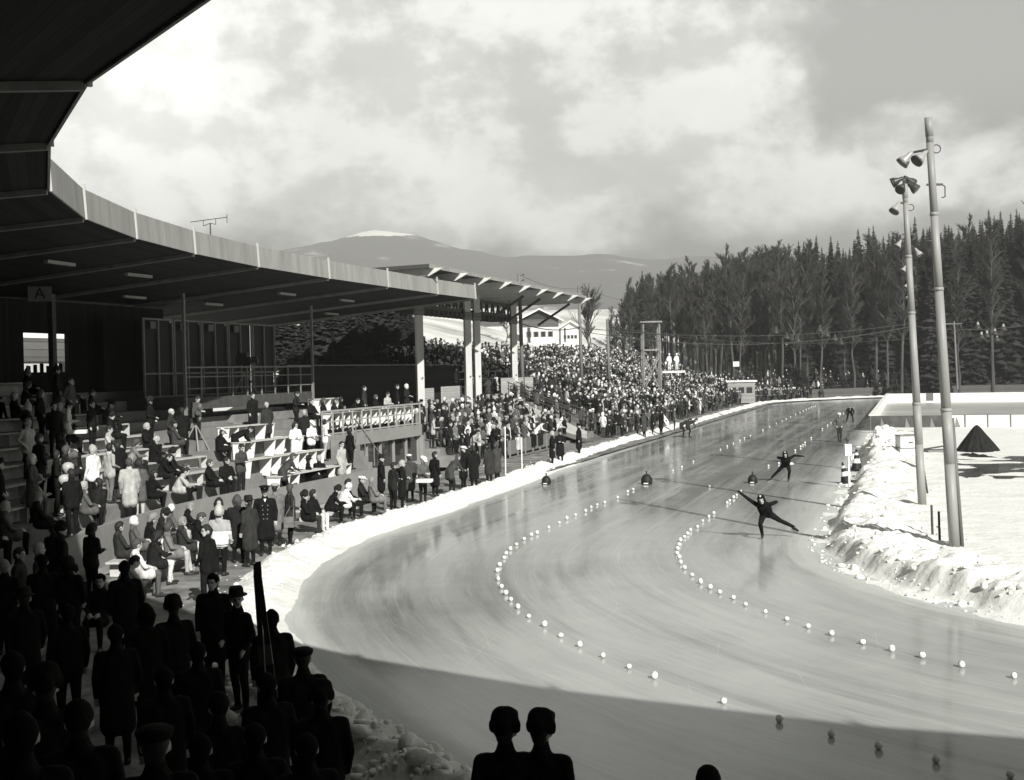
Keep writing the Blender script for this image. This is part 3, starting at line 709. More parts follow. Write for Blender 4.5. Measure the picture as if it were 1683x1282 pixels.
def build_ramp():
    g = thing('board_ramp', S(45, 36, 0), 'pale sloping board wall with a handrail coming down between two crowds', 'stair wall')
    mb = MB(); p = [S(45, 39.0, .1), S(45, 33.7, .05), S(45, 33.7, .75), S(45, 39.0, 3.1)]; t = (S(46, 36)-S(45, 36)).normalized()
    vs = p+[x+t*.1 for x in p]; mb.add(vs, [(0, 1, 2, 3), (7, 6, 5, 4), (3, 2, 6, 7), (1, 5, 6, 2), (0, 3, 7, 4)], 0, [[(0, 0), (5.3, .0), (5.3, .75), (0, .75)]]*5)
    mb.build('side_boards', planks('ramp_boards', .46, .26, .2), g)
    mb = MB()
    for k in range(9): mb.frame(S(46, 38.8-k*.6, (3.0-k*.29)/2), t, rad(5), (0, 0, 1), .9, .3, (3.0-k*.29)/2)
    mb.build('steps', CONC, g)
    for s in (45.05, 47.0):
        mb = MB(); mb.bar(S(s, 39.2, 4.15), S(s, 33.4, 1.75), .05, .06); mb.bar(S(s, 39.2, 3.7), S(s, 33.4, 1.3), .04, .05)
        for k in range(4): mb.bar(S(s, 39.1-k*1.85, 3.0-k*.78), S(s, 39.1-k*1.85, 4.1-k*.76), .05, .05, 0, t)
        mb.build('handrail', STEEL, g)
    mb = MB()
    for z in (3.9, 4.4, 4.9): mb.bar(S(41.5, 41.4, z), S(62, 41.4, z), .04, .05)
    for k in range(14): mb.bar(S(41.5+k*1.55, 41.4, 3.2), S(41.5+k*1.55, 41.4, 4.9), .05, .05, 0, t)
    mb.build('top_railing', STEEL, g)
build_ramp()

# sign with the letter A hanging under the stand roof
def text_mesh(txt, size, M, parent, loc, rot, ext=.006):
    cu = bpy.data.curves.new('letter', 'FONT'); cu.body = txt; cu.size = size; cu.extrude = ext; cu.align_x = 'CENTER'; cu.align_y = 'CENTER'
    tmp = bpy.data.objects.new('tmp', cu); COL.objects.link(tmp); dg = bpy.context.evaluated_depsgraph_get()
    me = bpy.data.meshes.new_from_object(tmp.evaluated_get(dg)); bpy.data.objects.remove(tmp)
    me.materials.clear(); me.materials.append(M); o = bpy.data.objects.new('lettering', me); COL.objects.link(o); o.parent = parent; o.location = loc; o.rotation_euler = rot; return o
def build_sign_a():
    p = S(.7, 42, 7.93); v = Vector((0, 0, 0))-p; yaw = yaw_of((v.x, v.y))
    g = thing('section_sign', p, 'grey board with a dark letter A hanging under the stand roof', 'sign', None, yaw)
    b = MB().box((0, 0, 0), (.78, .04, .52)).build('board', mat('sign_board', .14, .8, .1)); b.parent = g
    text_mesh('A', .55, BLACK, g, (0, -.03, 0), (R(90), 0, 0))
build_sign_a()

# aerial on the roof
def build_aerial():
    p = S(3.7, 37.0, 9.0); g = thing('roof_aerial', p, 'thin dark television aerial standing on the curved roof behind the fascia', 'aerial')
    MB().tube(p+Vector((0, 0, .1)), p+Vector((0, 0, 1.42)), .025).build('mast', STEEL, g)
    a = at_Y(313, 365, p.y); b = at_Y(373, 357, p.y); mid = p+Vector((0, 0, 1.42)); t = (b-a).normalized(); c = (a+b)/2
    MB().tube(a, b, .014).tube(b+Vector((0, 0, .12)), b-Vector((0, 0, .2)), .012).build('boom', STEEL, g)
    MB().path([c-t*.2, c-t*.2-Vector((0, 0, .2)), mid, c+t*.25-Vector((0, 0, .2)), c+t*.25], .012).build('bracket', STEEL, g)
build_aerial()

# television camera on its tripod in front of the booths
def tripod_camera(p, yaw, label, dark=True):
    g = thing('film_camera', p, label, 'camera', None, yaw)
    for k in range(3):
        a = k*2*math.pi/3+.5; o = MB().tube((.62*math.cos(a), .62*math.sin(a), 0), (0, 0, 1.05), .03, .025).build('leg', mat('tripod_wood', .30, .6)); o.parent = g
    b = MB().box((0, 0, 1.5), (.34, .75, .36)).box((0, .1, 1.78), (.22, .5, .2)).tube((0, 0, 1.03), (0, 0, 1.35), .09).build('camera_body', mat('camera_grey', .05, .5)); b.parent = g
    l = MB().tube((0, -.38, 1.5), (0, -.66, 1.5), .09, .10).tube((.08, -.38, 1.66), (.08, -.56, 1.66), .05).build('lens', STEEL); l.parent = b
    l = MB().bar((.1, .35, 1.45), (.35, .95, 1.2), .03, .03).build('pan_handle', RAIL); l.parent = b
tripod_camera(S(14.6, 41.9, 4.1), yaw_of(inward(14.6)), 'television camera on a tripod behind the thin railing, in front of the booths')

# ---------------------------------------------------------- far wall of trees behind the stand, houses
def conifer_mesh(seed, h, w):
    rn = random.Random(seed); tr = MB().tube((0, 0, 0), (0, 0, h*.97), h*.011, .02, 6); cw = MB()
    n = int(h*5.5); z = h*.10
    for k in range(n):
        t = (k+rn.random())/n; z = h*(.08+.92*t**.92); L = w*(1-t)**.8*(.65+.6*rn.random())+.12
        nb = 6 if t < .8 else 4
        a0 = rn.random()*6.28
        for b in range(nb):
            a = a0+b*6.28/nb+rn.uniform(-.35, .35); l = L*rn.uniform(.6, 1.15); dr = -l*rn.uniform(.12, .42)
            c, s_ = math.cos(a), math.sin(a); wd = l*rn.uniform(.20, .34)+.06
            p0 = Vector((0, 0, z)); p2 = Vector((c*l, s_*l, z+dr)); pm = (p0*.45+p2*.55)+Vector((0, 0, .10*l)); sd_ = Vector((-s_, c, 0))*wd
            dn = Vector((0, 0, -wd*.8))
            cw.add([p0, pm+sd_+dn, p2, pm-sd_+dn, pm], [(0, 1, 4), (1, 2, 4), (2, 3, 4), (3, 0, 4)])
    cw.add([(0, .08, h*.96), (.07, -.05, h*.96), (-.07, -.05, h*.96), (0, 0, h*1.01)], [(0, 1, 3), (1, 2, 3), (2, 0, 3)])
    return tr, cw
def bare_mesh(seed, h, spread, low=.34):
    rn = random.Random(seed); tr = MB(); cw = MB(); top = Vector((rn.uniform(-.5, .5), rn.uniform(-.5, .5), h*.9))
    pts = [Vector((0, 0, 0))]
    for k in range(1, 7): pts.append(Vector((top.x*k/6+rn.uniform(-.2, .2), top.y*k/6+rn.uniform(-.2, .2), top.z*k/6)))
    rr = lambda t: h*.0085*(1-t)**.8+.02
    for k in range(6): tr.tube(pts[k], pts[k+1], rr(k/6), rr((k+1)/6), 6, cap=False)
    def pos(t): q = t*6; i = min(5, int(q)); return pts[i].lerp(pts[i+1], q-i)
    def twig(p, d, l, dep):
        q = p+d*l; w = .018+.018*dep; sd_ = d.orthogonal().normalized()*w; s2 = d.cross(sd_)
        if dep >= 2: cw.tube(p, q, w*1.5, w*.7, 4, cap=False)
        else: cw.add([p+sd_, p-sd_, q], [(0, 1, 2)]); cw.add([p+s2, p-s2, q], [(0, 1, 2)])
        if dep > 0:
            nn = 7 if dep >= 2 else 6
            for k in range(nn):
                t = .25+.75*(k+rn.random())/nn; dd = (d+Vector((rn.uniform(-1, 1), rn.uniform(-1, 1), rn.uniform(-.2, .9)))*.75).normalized()
                twig(p.lerp(q, t), dd, l*rn.uniform(.38, .62), dep-1)
    nb = int(h*1.9)
    for k in range(nb):
        t = low+(1-low)*(k+rn.random())/nb; a = rn.uniform(0, 6.28); l = spread*(1.05-(abs(t-.62)*1.25))*rn.uniform(.6, 1.1)
        twig(pos(min(.99, t)), Vector((math.cos(a), math.sin(a), rn.uniform(.8, 2.3))).normalized(), max(.8, l), 3 if k % 2 else 2)
    return tr, cw
def gz(x, y):
    s, r = SR(x, y); return float(terrain_z(np.array([s]), np.array([r]), None, None)[0])
TREES = []
def make_tree(kind, seed, h, w, label, grp, low=.34):
    o = empty('bare_tree' if kind == 'bare' else 'conifer', (0, 0, 0)); tag(o, label, 'tree', grp)
    tr, cw = bare_mesh(seed, h, w, low) if kind == 'bare' else conifer_mesh(seed, h, w)
    tr.build('trunk', BARK, o); cw.build('crown', TWIG if kind == 'bare' else NEEDLE, o); return o
def put(proto, p, sc, rz, label=None, first=set()):
    if proto.name not in first: first.add(proto.name); o = proto
    else: o = copy_tree(proto)
    o.location = p; o.scale = (sc*random.uniform(.92, 1.08), sc*random.uniform(.92, 1.08), sc); o.rotation_euler = (random.uniform(-.02, .02), random.uniform(-.02, .02), rz)
    if label: o['label'] = label
    return o
def build_forest():
    rn = random.Random(3)
    bl = 'tall bare tree with thin grey twigs at the edge of the wood'; cl = 'dark pointed conifer standing in the wood beyond the far bend'
    bare = [make_tree('bare', 40+k, 22+k % 3*2, 2.5, bl, 'bare trees along the edge of the wood', .36) for k in range(8)]
    con = [make_tree('con', 60+k, 24+2*(k % 3), 3.1, cl, 'conifers in the wood') for k in range(5)]
    young = [make_tree('con', 80+k, 7+k, 2.2, 'young dark conifer growing low at the foot of the wood', 'young conifers at the foot of the wood') for k in range(2)]
    # outline of the tree tops in the photograph: column -> row
    kx = [1005, 1040, 1080, 1120, 1160, 1200, 1240, 1290, 1340, 1400, 1460, 1520, 1580, 1640, 1700, 1760, 1850]
    ky = [520, 452, 448, 432, 425, 415, 400, 395, 402, 398, 385, 375, 368, 352, 345, 335, 330]
    n = 0
    for layer, (Y, stp, amt) in enumerate(((183, 13, 1), (191, 11, 1), (199, 10, 1), (208, 9.5, 1), (218, 9, 1), (229, 8.5, 1), (241, 8, 1))):
        x = 1008 if layer < 3 else 1075
        while x < 1760:
            px = x+rn.uniform(-7, 7); yy = Y+rn.uniform(-6, 6)+max(0, (1250-px))*.02
            p = at_Y(px, 600, yy); z = gz(p.x, p.y); p.z = z-.1
            top = np.interp(px, kx, ky); hz = (609.2-0.022*(px-841)-top)/FPX*yy+CAMH
            want = (hz-z)*rn.uniform(.84, 1.03)
            pc = sstep(1240, 1440, px)*(.40+.20*layer)+.035
            if rn.random() < pc:
                pr = rn.choice(con); h0 = pr.children[1].dimensions.z or 26
            else: pr = rn.choice(bare); h0 = 24
            h0 = 26.0 if 'conifer' in pr.name else 24.0
            put(pr, p, max(.35, want/h0), rn.uniform(0, 6.28)); n += 1
            x += stp*rn.uniform(.75, 1.25)*(1.0 if px < 1400 else 1.15)
    x = 1200
    while x < 1700:
        p = at_Y(x, 600, rn.uniform(176, 184)); p.z = gz(p.x, p.y)-.1
        put(rn.choice(young), p, rn.uniform(.35, .75), rn.uniform(0, 6)); x += rn.uniform(9, 20)
    # dark trees standing behind the open end of the curved stand
    back = [make_tree('con', 90+k, 15+k, 3.4, 'broad dark conifer growing behind the open end of the stand', 'conifers behind the stand') for k in range(3)]
    for k in range(44):
        r = 49.0+rn.uniform(0, 6); s = s_at(455+k*5.4+rn.uniform(-3, 3), r, 6); q = S(s, r); q.z = gz(q.x, q.y)-.2
        o = put(back[k % 3], q, rn.uniform(.24, .34), rn.uniform(0, 6)); o.scale = (o.scale[0]*1.35, o.scale[1]*1.35, o.scale[2])
    # bare trees by the houses
    sm_ = [make_tree('bare', 110+k, 8, 2.6, l, None, .2) for k, l in enumerate(('small bare tree left of the white house on the slope', 'bare fruit tree right of the small white house'))]
    for o, px, py, Y in ((sm_[0], 832, 566, 160), (sm_[1], 968, 575, 150)):
        o.location = at_Y(px, py, Y); o.scale = (.9, .9, .9)
    bush = make_tree('bare', 120, 5, 3.0, 'dense dark bush right of the small white house', None, .02); bush.location = at_Y(966, 580, 158)
    return n
NF = build_forest()
def service_building():
    p = S(19.0, 57, 0); p.z = gz(p.x, p.y); g = thing('service_building', p, 'pale boarded building glimpsed through the opening in the back wall', 'building'); t = (S(8, 50)-S(7, 50)).normalized(); o = rad(19)
    MB().frame(p+o*2+Vector((0, 0, 2.6)), t, o, (0, 0, 1), 9, 2, 3.4).build('wall', mat('house_render', .66), g)
    MB().frame(p-o*.06+Vector((0, 0, 5.95)), t, o, (0, 0, 1), 9.2, .05, .62).build('upper_boards', planks('service_boards', .20, .4, .4), g)
    for k in (-2.2, 3.2): MB().frame(p-o*.04+t*k+Vector((0, 0, 4.6)), t, o, (0, 0, 1), .75, .06, 1.2).build('door', mat('house_door', .06), g)
    MB().frame(p+o*1.8+Vector((0, 0, 8.6)), t, o, (0, 0, 1), 9.6, 2.6, .15).build('roof', SNOW, g)
    g = thing('yard_fence', S(7, 49, 0), 'dark slatted fence in front of the pale building behind the stand', 'fence'); mb = MB()
    for k in range(24): mb.bar(S(2+k*.42, 48.6, -.3), S(2+k*.42, 48.6, 5.55+.05*(k % 3)), .2, .05, 0, o)
    mb.build('slats', mat('fence_dark', .05, .8), g); MB().bar(S(2, 48.7, 4.8), S(12, 48.7, 4.8), .06, .1).build('rail', mat('fence_dark', .05), g)
service_building()

def house(name, px0, px1, py, Y, hw, depth, hr, label, over=.7, gable=True, upper=True):
    a = at_Y(px0, py, Y); b = at_Y(px1, py, Y); w = b.x-a.x; c = (a+b)/2; z0 = c.z
    g = thing(name, c, label, 'house')
    d = depth
    W = MB(); W.box((c.x, c.y+d/2, z0+hw/2-2), (w, d, hw+4)); 
    W.prism([(a.x, c.y, z0+hw), (b.x, c.y, z0+hw), (c.x, c.y, z0+hw+hr)], (0, d, 0), 1 if upper else 0)
    W.build('wall', [mat('house_render', .66, .8, .08), planks('house_boards', .13, .2, .3)], g)
    if upper: MB().box((c.x, c.y-.06, z0+hw*.84), (w+.1, .12, hw*.32)).build('gable_boarding', planks('house_boards', .13), g)
    k = hr/(w/2); rf = MB()
    for sg in (-1, 1):
        e = Vector((c.x+sg*(w/2+over), c.y-over, z0+hw-over*k)); t = Vector((c.x, c.y-over, z0+hw+hr))
        P = [e, t, t+Vector((0, d+2*over, 0)), e+Vector((0, d+2*over, 0))]; P = P if sg > 0 else P[::-1]; rf.prism(P, (0, 0, .22), 0)
    rf.build('roof', SNOW, g)
    n = 4
    for k2 in range(n):
        x = a.x+w*(.22+.19*k2); wn = MB().box((x, c.y-.03, z0+hw*.36), (w*.085, .1, hw*.22)).build('window', mat('window_dark', .03, .3), g)
        [MB().box((x+sg*w*.055, c.y-.05, z0+hw*.36), (w*.022, .08, hw*.24)).build('shutter', mat('shutter', .12, .7), wn) for sg in (-1, 1)]
    MB().box((c.x-w*.28, c.y-.02, z0+1.0), (w*.08, .1, 2.0)).build('door', mat('house_door', .06, .6), g)
    MB().box((c.x+w*.2, c.y+d*.5, z0+hw+hr*.9), (.5, .5, 1.5)).build('chimney', FASCIA, g)
house('white_house', 856, 918, 563, 168, 3.1, 9, 1.25, 'long low white house with boarded gable and snowy roof on the slope')
house('small_house', 922, 953, 562, 176, 2.0, 6, .8, 'small white house with a snowy roof, right of the long white house', .5, True, False)
house('dark_roof_house', 790, 826, 556, 186, 2.6, 7, 1.0, 'dark boarded house with white base seen between the canopy columns', .6)

def hut():
    c = at_Y(1215, 622, 158); c.z = gz(c.x, c.y)
    g = thing('commentary_hut', c, 'small pale flat-roofed hut above the crowd at the end of the bank', 'hut')
    MB().box((c.x, c.y, c.z+1.3), (3.4, 2.6, 2.6)).build('wall', planks('hut_boards', .34), g)
    MB().box((c.x, c.y, c.z+2.72), (3.8, 3.0, .2)).build('roof', SNOW, g)
    for k in (-1, 0, 1): MB().box((c.x+k*1.0, c.y-1.32, c.z+1.6), (.7, .06, .7)).build('window', mat('window_dark', .03, .3), g)
    q = at_Y(1210, 603, 156); b = thing('white_sign', q, 'small blank white board standing on the pale hut', 'sign')
    MB().box((q.x, q.y, q.z+.35), (.75, .05, .6)).build('board', WHITEB, b); MB().tube((q.x, q.y+.06, c.z+2.8), (q.x, q.y+.06, q.z+.6), .03).build('post', STEEL, b)
hut()
def tower():
    c = at_Y(1070, 606, 122); s, r = SR(c.x, c.y); c.z = gz(c.x, c.y); h = 5.6+(9.0-c.z-5.6)+.3
    g = thing('lattice_tower', c, 'open timber tower with crossed braces behind the crowded bank', 'tower'); w = .85
    cs = [(-w, -w), (w, -w), (w, w), (-w, w)]
    for x, y in cs: MB().bar(c+Vector((x, y, 0)), c+Vector((x*.9, y*.9, h)), .14, .14).build('leg', RAFT, g)
    for k in range(4):
        (x0, y0), (x1, y1) = cs[k], cs[(k+1) % 4]
        b = MB().bar(c+Vector((x0, y0, h*.15)), c+Vector((x1, y1, h*.62)), .07, .1).bar(c+Vector((x1, y1, h*.15)), c+Vector((x0, y0, h*.62)), .07, .1)
        b.bar(c+Vector((x0, y0, h*.66)), c+Vector((x1, y1, h*.66)), .07, .12); b.build('brace', RAFT, g)
    MB().box(c+Vector((0, 0, h)), (2.1, 2.1, .14)).build('deck', RAFT, g)
tower()
def platform():
    c = at_Y(1106, 611, 128); g = thing('camera_platform', c, 'little white platform raised above the crowd with two people on it', 'platform'); b = gz(c.x, c.y)
    MB().box(c, (2.3, 1.6, .2)).build('deck', WHITEB, g)
    for x in (-1, 1): MB().tube((c.x+x*.9, c.y, b), (c.x+x*.9, c.y, c.z-.1), .06).build('leg', STEEL, g)
    return c
PLAT = platform()

# ---------------------------------------------------------- floodlight poles of the infield
def lamp_into(mb_parent, c, d, sc=1.0, dark=False):
    """bell floodlight: c neck, d direction it points"""
    d = Vector(d).normalized()
    h = MB().lathe([(.06*sc, -.05), (.11*sc, .06*sc), (.13*sc, .22*sc), (.27*sc, .48*sc), (.29*sc, .60*sc)], c, 14, 0, d).build('lamp_housing', LAMPD if dark else LAMPW, mb_parent, True)
    MB().lathe([(.27*sc, .0), (.30*sc, .02*sc), (.30*sc, .09*sc), (.26*sc, .10*sc)], Vector(c)+d*.58*sc, 14, 0, d).build('lamp_rim', LAMPD, h, True)
    MB().lathe([(.255*sc, 0), (.24*sc, .012)], Vector(c)+d*.60*sc, 14, 0, d).build('lens', mat('lamp_lens', .10, .35), h)
def flood_pole(base, top, r0, r1, label, lamps, second=None):
    g = thing('floodlight_pole', base, label, 'light pole', 'floodlight poles on the infield snow')
    p = lambda t: base.lerp(top, t); mb = MB(); seg = [0, .20, .33, .62, .80, .97, 1.0]
    rads = [r0, r0*.97, r0*.93, r0*.80, r0*.72, r1, r1]
    for a, b, ra, rb in zip(seg[:-1], seg[1:], rads[:-1], rads[1:]): mb.tube(p(a), p(b), ra, rb*1.0 if b != .33 else ra, 16)
    for t, rr in ((.33, r0*.95), (.62, r0*.84), (.80, r0*.75)): mb.tube(p(t)-Vector((0, 0, .04)), p(t)+Vector((0, 0, .04)), rr*1.10, rr*1.10, 16)
    mb.tube(p(.985), p(1.03), r1*1.12, r1*1.12, 14)
    mb.build('pole', GALV, g, True)
    for k, (t, off, dr, dark) in enumerate(lamps):
        q = p(t); c = q+Vector(off); MB().tube(q, c, .03).build('lamp_arm', STEEL, g); lamp_into(g, c, dr, .54, dark)
    q = p(.955); MB().path([q+Vector((.15+.10*math.sin(a), 0, .10*math.cos(a))) for a in np.linspace(-.5, 4, 9)], .013).build('hook', STEEL, g); hk = MB(); q = p(.87)
    hk.path([q+Vector((.22, 0, 0)), q+Vector((.30, 0, -.05)), q+Vector((.30, 0, -.3)), q+Vector((.22, 0, -.32))], .014); hk.build('hook', STEEL, g); MB().bar(q-Vector((.14, 0, 0)), q+Vector((.24, 0, 0)), .05, .05).build('clamp', STEEL, g)
    if second: MB().tube(base+Vector(second[0]), p(second[1])+Vector((.16, .1, 0)), .055, .055, 10).build('strut', mat('strut_grey', .13, .6), g, True)
    return g
b1 = at_z(1569, 899, .40); t1 = at_Y(1527, 214, b1.y)
flood_pole(b1, t1, .128, .085, 'nearest tall grey floodlight pole at the right, two bell lamps at its top', [(.945, (-.13, -.05, .02), (-.62, -.2, -.55), False), (.955, (-.40, .15, -.05), (-.55, .1, -.6), False)], ((.20, .05, -.1), .31))
b2 = at_z(1516, 833, .38); t2 = at_Y(1487.5, 318, b2.y)
flood_pole(b2, t2, .130, .08, 'second tall grey floodlight pole, dark lamp cluster above its top', [(1.0, (-.02, 0, .30), (-.5, -.5, -.55), True), (1.0, (.12, .1, .34), (.6, -.3, -.6), True), (1.0, (-.06, 0, .48), (-.75, .2, -.35), True), (1.0, (.05, .1, .52), (.7, .3, -.5), True), (.97, (-.22, -.05, .0), (-.5, -.2, -.75), False)])
far_lab = ['third floodlight pole, hidden behind the second but for its lamps', 'fourth floodlight pole back, only its lamps showing beside the second', 'fifth floodlight pole back, only small lamps showing', 'sixth floodlight pole back, its lamp a bright dot']
for k, s in enumerate((20.4, 36.0, 51.5, 66.5)):
    b = S(s, 12.82, .25); b.z = .3 if s < 60 else .1; px = (1497.5, 1503, 1505, 1506)[k]; py = (390, 433, 462, 482)[k]; t = at_Y(px-6, py, b.y)
    bb = at_Y((1511, 1508, 1506.5, 1506)[k], 760, b.y); bb.z = b.z
    flood_pole(bb, t, .12, .075, far_lab[k], [(.985, (-.30, 0, .0), (-.5, -.2, -.75), False), (.97, (.34, .05, -.2), (.45, -.2, -.8), False), (1.0, (.05, 0, .2), (.5, -.5, -.5), True)][:3 if k < 1 else 1])
# stakes in the snow between the poles
for k, (px, py, ty) in enumerate(((1533, 880, 832), (1545, 893, 843), (1527, 815, 775))):
    b = at_z(px, py, .38); t = at_Y(px-(2 if k != 2 else 8), ty, b.y)
    st_ = thing('snow_stake', b, ('dark wooden stake in the snow, left of the nearest floodlight pole', 'shorter dark stake in the snow beside the nearest floodlight pole', 'thin leaning stake close behind the second floodlight pole')[k], 'stake')
    MB().tube(b-Vector((0, 0, .3)), t, .035, .03, 7).build('shaft', mat('stake_wood', .06, .8, .3), st_); MB().tube(t, t+Vector((0, 0, .04)), .036, .02, 7).build('cap', STEEL, st_)

# ---------------------------------------------------------- hockey rink, heap, crates, sign, cones
def build_rink():
    Cn = at_z(1432, 708, .0); s0, r0 = SR(Cn.x, Cn.y)
    g = thing('ice_rink_boards', Cn, 'white boards round the hockey rink on the infield, dark cloth on one side', 'rink boards')
    s1, rl, rr = 124, r0, -26.0
    st = stations((s0, s1, 6.0)); mb = MB()
    for a, b in zip(st[:-1], st[1:]): mb.bar(S(a, rl, .55), S(b, rl, .55), .08, 1.1)
    mb.bar(S(s1, rl, .55), S(s1, rr, .55), .08, 1.15); mb.build('boards', WHITEB, g)
    rb = MB().bar(S(s0, rl, 1.12), S(s1, rl, 1.12), .34, .06).build('top_rail', SNOW, g)
    mb = MB(); mid = 11.0
    mb.bar(S(s0, rl, .54), S(s0, mid, .54), .09, 1.06)
    mb.build('cloth_side', mat('grey_cloth_side', .085, .9, .3, 1.5, .6, 5), g)
    mb = MB()
    for k in range(4): q = rl-.6-k*1.7; mb.prism([S(s0-.08, q, .02), S(s0-.08, q-.45, .02), S(s0-.08, q-.1, .95)], (S(1, 5)-S(0, 5)).normalized()*.03)
    mb.build('cloth_fold', mat('cloth_fold', .22, .9), g)
    mb = MB(); q = mid
    while q > rr: mb.bar(S(s0, q-.06, .56), S(s0, q-1.42, .56), .06, .98); q -= 1.5
    mb.build('front_boards', WHITEB, g)
    mb = MB(); q = mid
    while q > rr: mb.bar(S(s0-.03, q, .0), S(s0-.03, q, 1.12), .09, .07, 0, (1, 0, 0)); q -= 1.5
    for z in (.06, 1.09): mb.bar(S(s0-.03, mid, z), S(s0-.03, rr, z), .06, .04)
    mb.build('frame', mat('rink_frame', .16, .6), g)
    ic = MB(); pp = [S(s0+.1, rl-.1, .02), S(s1-.1, rl-.1, .02), S(s1-.1, rr, .02), S(s0+.1, rr, .02)]; ic.add(pp, [(3, 2, 1, 0)]); o = ic.build('rink_ice', mat('rink_ice', .44, .35, .2, .15)); o['kind'] = 'structure'
    if o.data.polygons[0].normal.z < 0: o.data.flip_normals()
    # doorway post block in the far boards
    MB().bar(S(s1-.1, 11.4, .7), S(s1-.1, 10.6, .7), .1, .9).build('gate', mat('gate_grey', .16, .7), g)
build_rink()
def build_heap():
    c = at_z(1606, 750, .12); w = (at_z(1643, 748, .12)-at_z(1569, 748, .12)).length/2
    tag(empty('tarpaulin_heap', c), 'black conical heap under a tarpaulin on the snowy infield beside the rink', 'heap')
    g = bpy.data.objects['tarpaulin_heap']; h = 1.55; vs = []; n = 40; fs = []
    prof = [(1.0, -.1), (.99, .12), (.90, .24), (.72, .42), (.5, .62), (.3, .80), (.14, .94), (.02, 1.0)]
    rn = random.Random(2); ph = [rn.uniform(.94, 1.05) for _ in range(n)]
    for k, (rr, hh) in enumerate(prof):
        for i in range(n):
            a = i*2*math.pi/n; q = rr*w*(1+(ph[i]-1)*(1.6 if i % 2 else .6))*(1+.05*math.cos(4*a)); vs.append((c.x+math.cos(a)*q, c.y+math.sin(a)*q*.9, c.z+hh*h*(1+.02*math.sin(7*a))))
    for k in range(len(prof)-1):
        for i in range(n): fs.append((k*n+i, k*n+(i+1) % n, (k+1)*n+(i+1) % n, (k+1)*n+i))
    fs.append(tuple(range((len(prof)-1)*n, len(prof)*n))); MB().add(vs, fs).build('cover', TARP, g)
    mb = MB()
    for i in range(0, n, 3):
        a = i*2*math.pi/n; mb.ball((c.x+math.cos(a)*w*1.02, c.y+math.sin(a)*w*.92, c.z+.05), .14, 7, 5)
    mb.build('weights', mat('weight_stone', .05, .9), g)
    # wet dark patch of meltwater in front of it
    ctl = [(1552, 748), (1566, 757), (1556, 766), (1572, 772), (1562, 778), (1590, 785), (1620, 781), (1640, 786), (1700, 783), (1800, 785), (1800, 750), (1720, 752), (1690, 746), (1640, 752), (1600, 744)]; pts = []
    for k in range(len(ctl)):
        (x0, y0), (x1, y1) = ctl[k], ctl[(k+1) % len(ctl)]
        for t in np.linspace(0, 1, 9)[:-1]: pts.append(at_z(x0+(x1-x0)*t+rn.uniform(-3, 3), y0+(y1-y0)*t+rn.uniform(-.9, .9), .40))
    o = MB().add([p+Vector((0, 0, -.005)) for p in pts], [tuple(range(len(pts)))]).build('meltwater', mat('wet_ground', .05, .12, .95, .55, .3, 4, spec=.5)); o['kind'] = 'structure'
    if o.data.polygons[0].normal.z < 0: o.data.flip_normals()
build_heap()
def build_crates():
    for k, (px, py, w, h, d) in enumerate(((1492, 758, .95, .62, .9), (1492, 758, .92, .55, .86))):
        c = at_z(px, py, .12); z = .12+.0+(0 if k == 0 else .66); c.z = z
        g = thing('wooden_crate', c, ('lower pale crate of two stacked in the snow left of the poles', 'upper pale crate of two stacked in the snow left of the poles')[k], 'crate', 'pale crates stacked on the infield')
        MB().box(c+Vector((0, 0, h/2+.02)), (w, d, h), 0).build('box', WHITEB, g); MB().box(c+Vector((0, 0, h+.04)), (w+.06, d+.06, .05), 0).build('lid', RAIL, g)
        MB().box(c+Vector((.05, -d/2*1.02, h*.5)), (.26, .05, .05), A).build('handle', STEEL, g)
    c = at_z(1540, 752, .12); g = thing('tool_box', c, 'low open grey box with rods lying behind the second floodlight pole', 'box')
    MB().box(c+Vector((0, 0, .2)), (1.5, .7, .4), .3).build('box', WOODM, g)
    for k in range(3): MB().bar(c+Vector((-.6, -.1+k*.12, .43)), c+Vector((.85, .0+k*.1, .62)), .05, .05).build('rod', STEEL, g)
build_crates()
def build_lane_sign():
    b = at_z(1396, 800, .05); t = at_Y(1393, 718, b.y)
    g = thing('start_post', b, 'white post with a white box and dark knob at the edge of the ice', 'post')
    h = t.z-b.z
    MB().bar(b, b+Vector((-.02, 0, h*.70)), .10, .07).build('post', WHITEB, g)
    MB().box(b+Vector((-.04, 0, h*.74)), (.26, .2, .46)).build('box', WHITEB, g)
    MB().tube(b+Vector((-.04, 0, h*.86)), b+Vector((-.04, 0, h*.92)), .04).ball(b+Vector((-.04, 0, h*.95)), .09).build('knob', STEEL, g, True)
build_lane_sign()
def cone(p, h, label, stripes=True, grp=None, tilt=0.0):
    g = thing('traffic_cone', p, label, 'cone', grp)
    g.rotation_euler = (0, tilt, 0)
    ms = [BLACK, WHITEB]; prev = None
    segs = [(0, .30, BLACK, .155, .115), (.30, .52, WHITEB, .115, .083), (.52, .70, BLACK, .083, .058), (.70, .82, WHITEB, .058, .042), (.82, 1.0, BLACK, .042, .022)]
    b = MB().box((0, 0, .02), (.40*h/.6, .40*h/.6, .04), .3).build('base_plate', BLACK); b.parent = g
    for a, c, M, ra, rb in segs:
        k = h/.6; o = MB().tube((0, 0, .04+a*h*.95), (0, 0, .04+c*h*.95), ra*k, rb*k, 14).build('band', M); o.parent = g
cone(at_z(1408, 772, .06), .95, 'black and white cone at the snow edge, just right of the white post')
cone(at_z(1391, 793, .04), .85, 'leaning black and white cone on the ice edge, left of its twin', tilt=-.18)
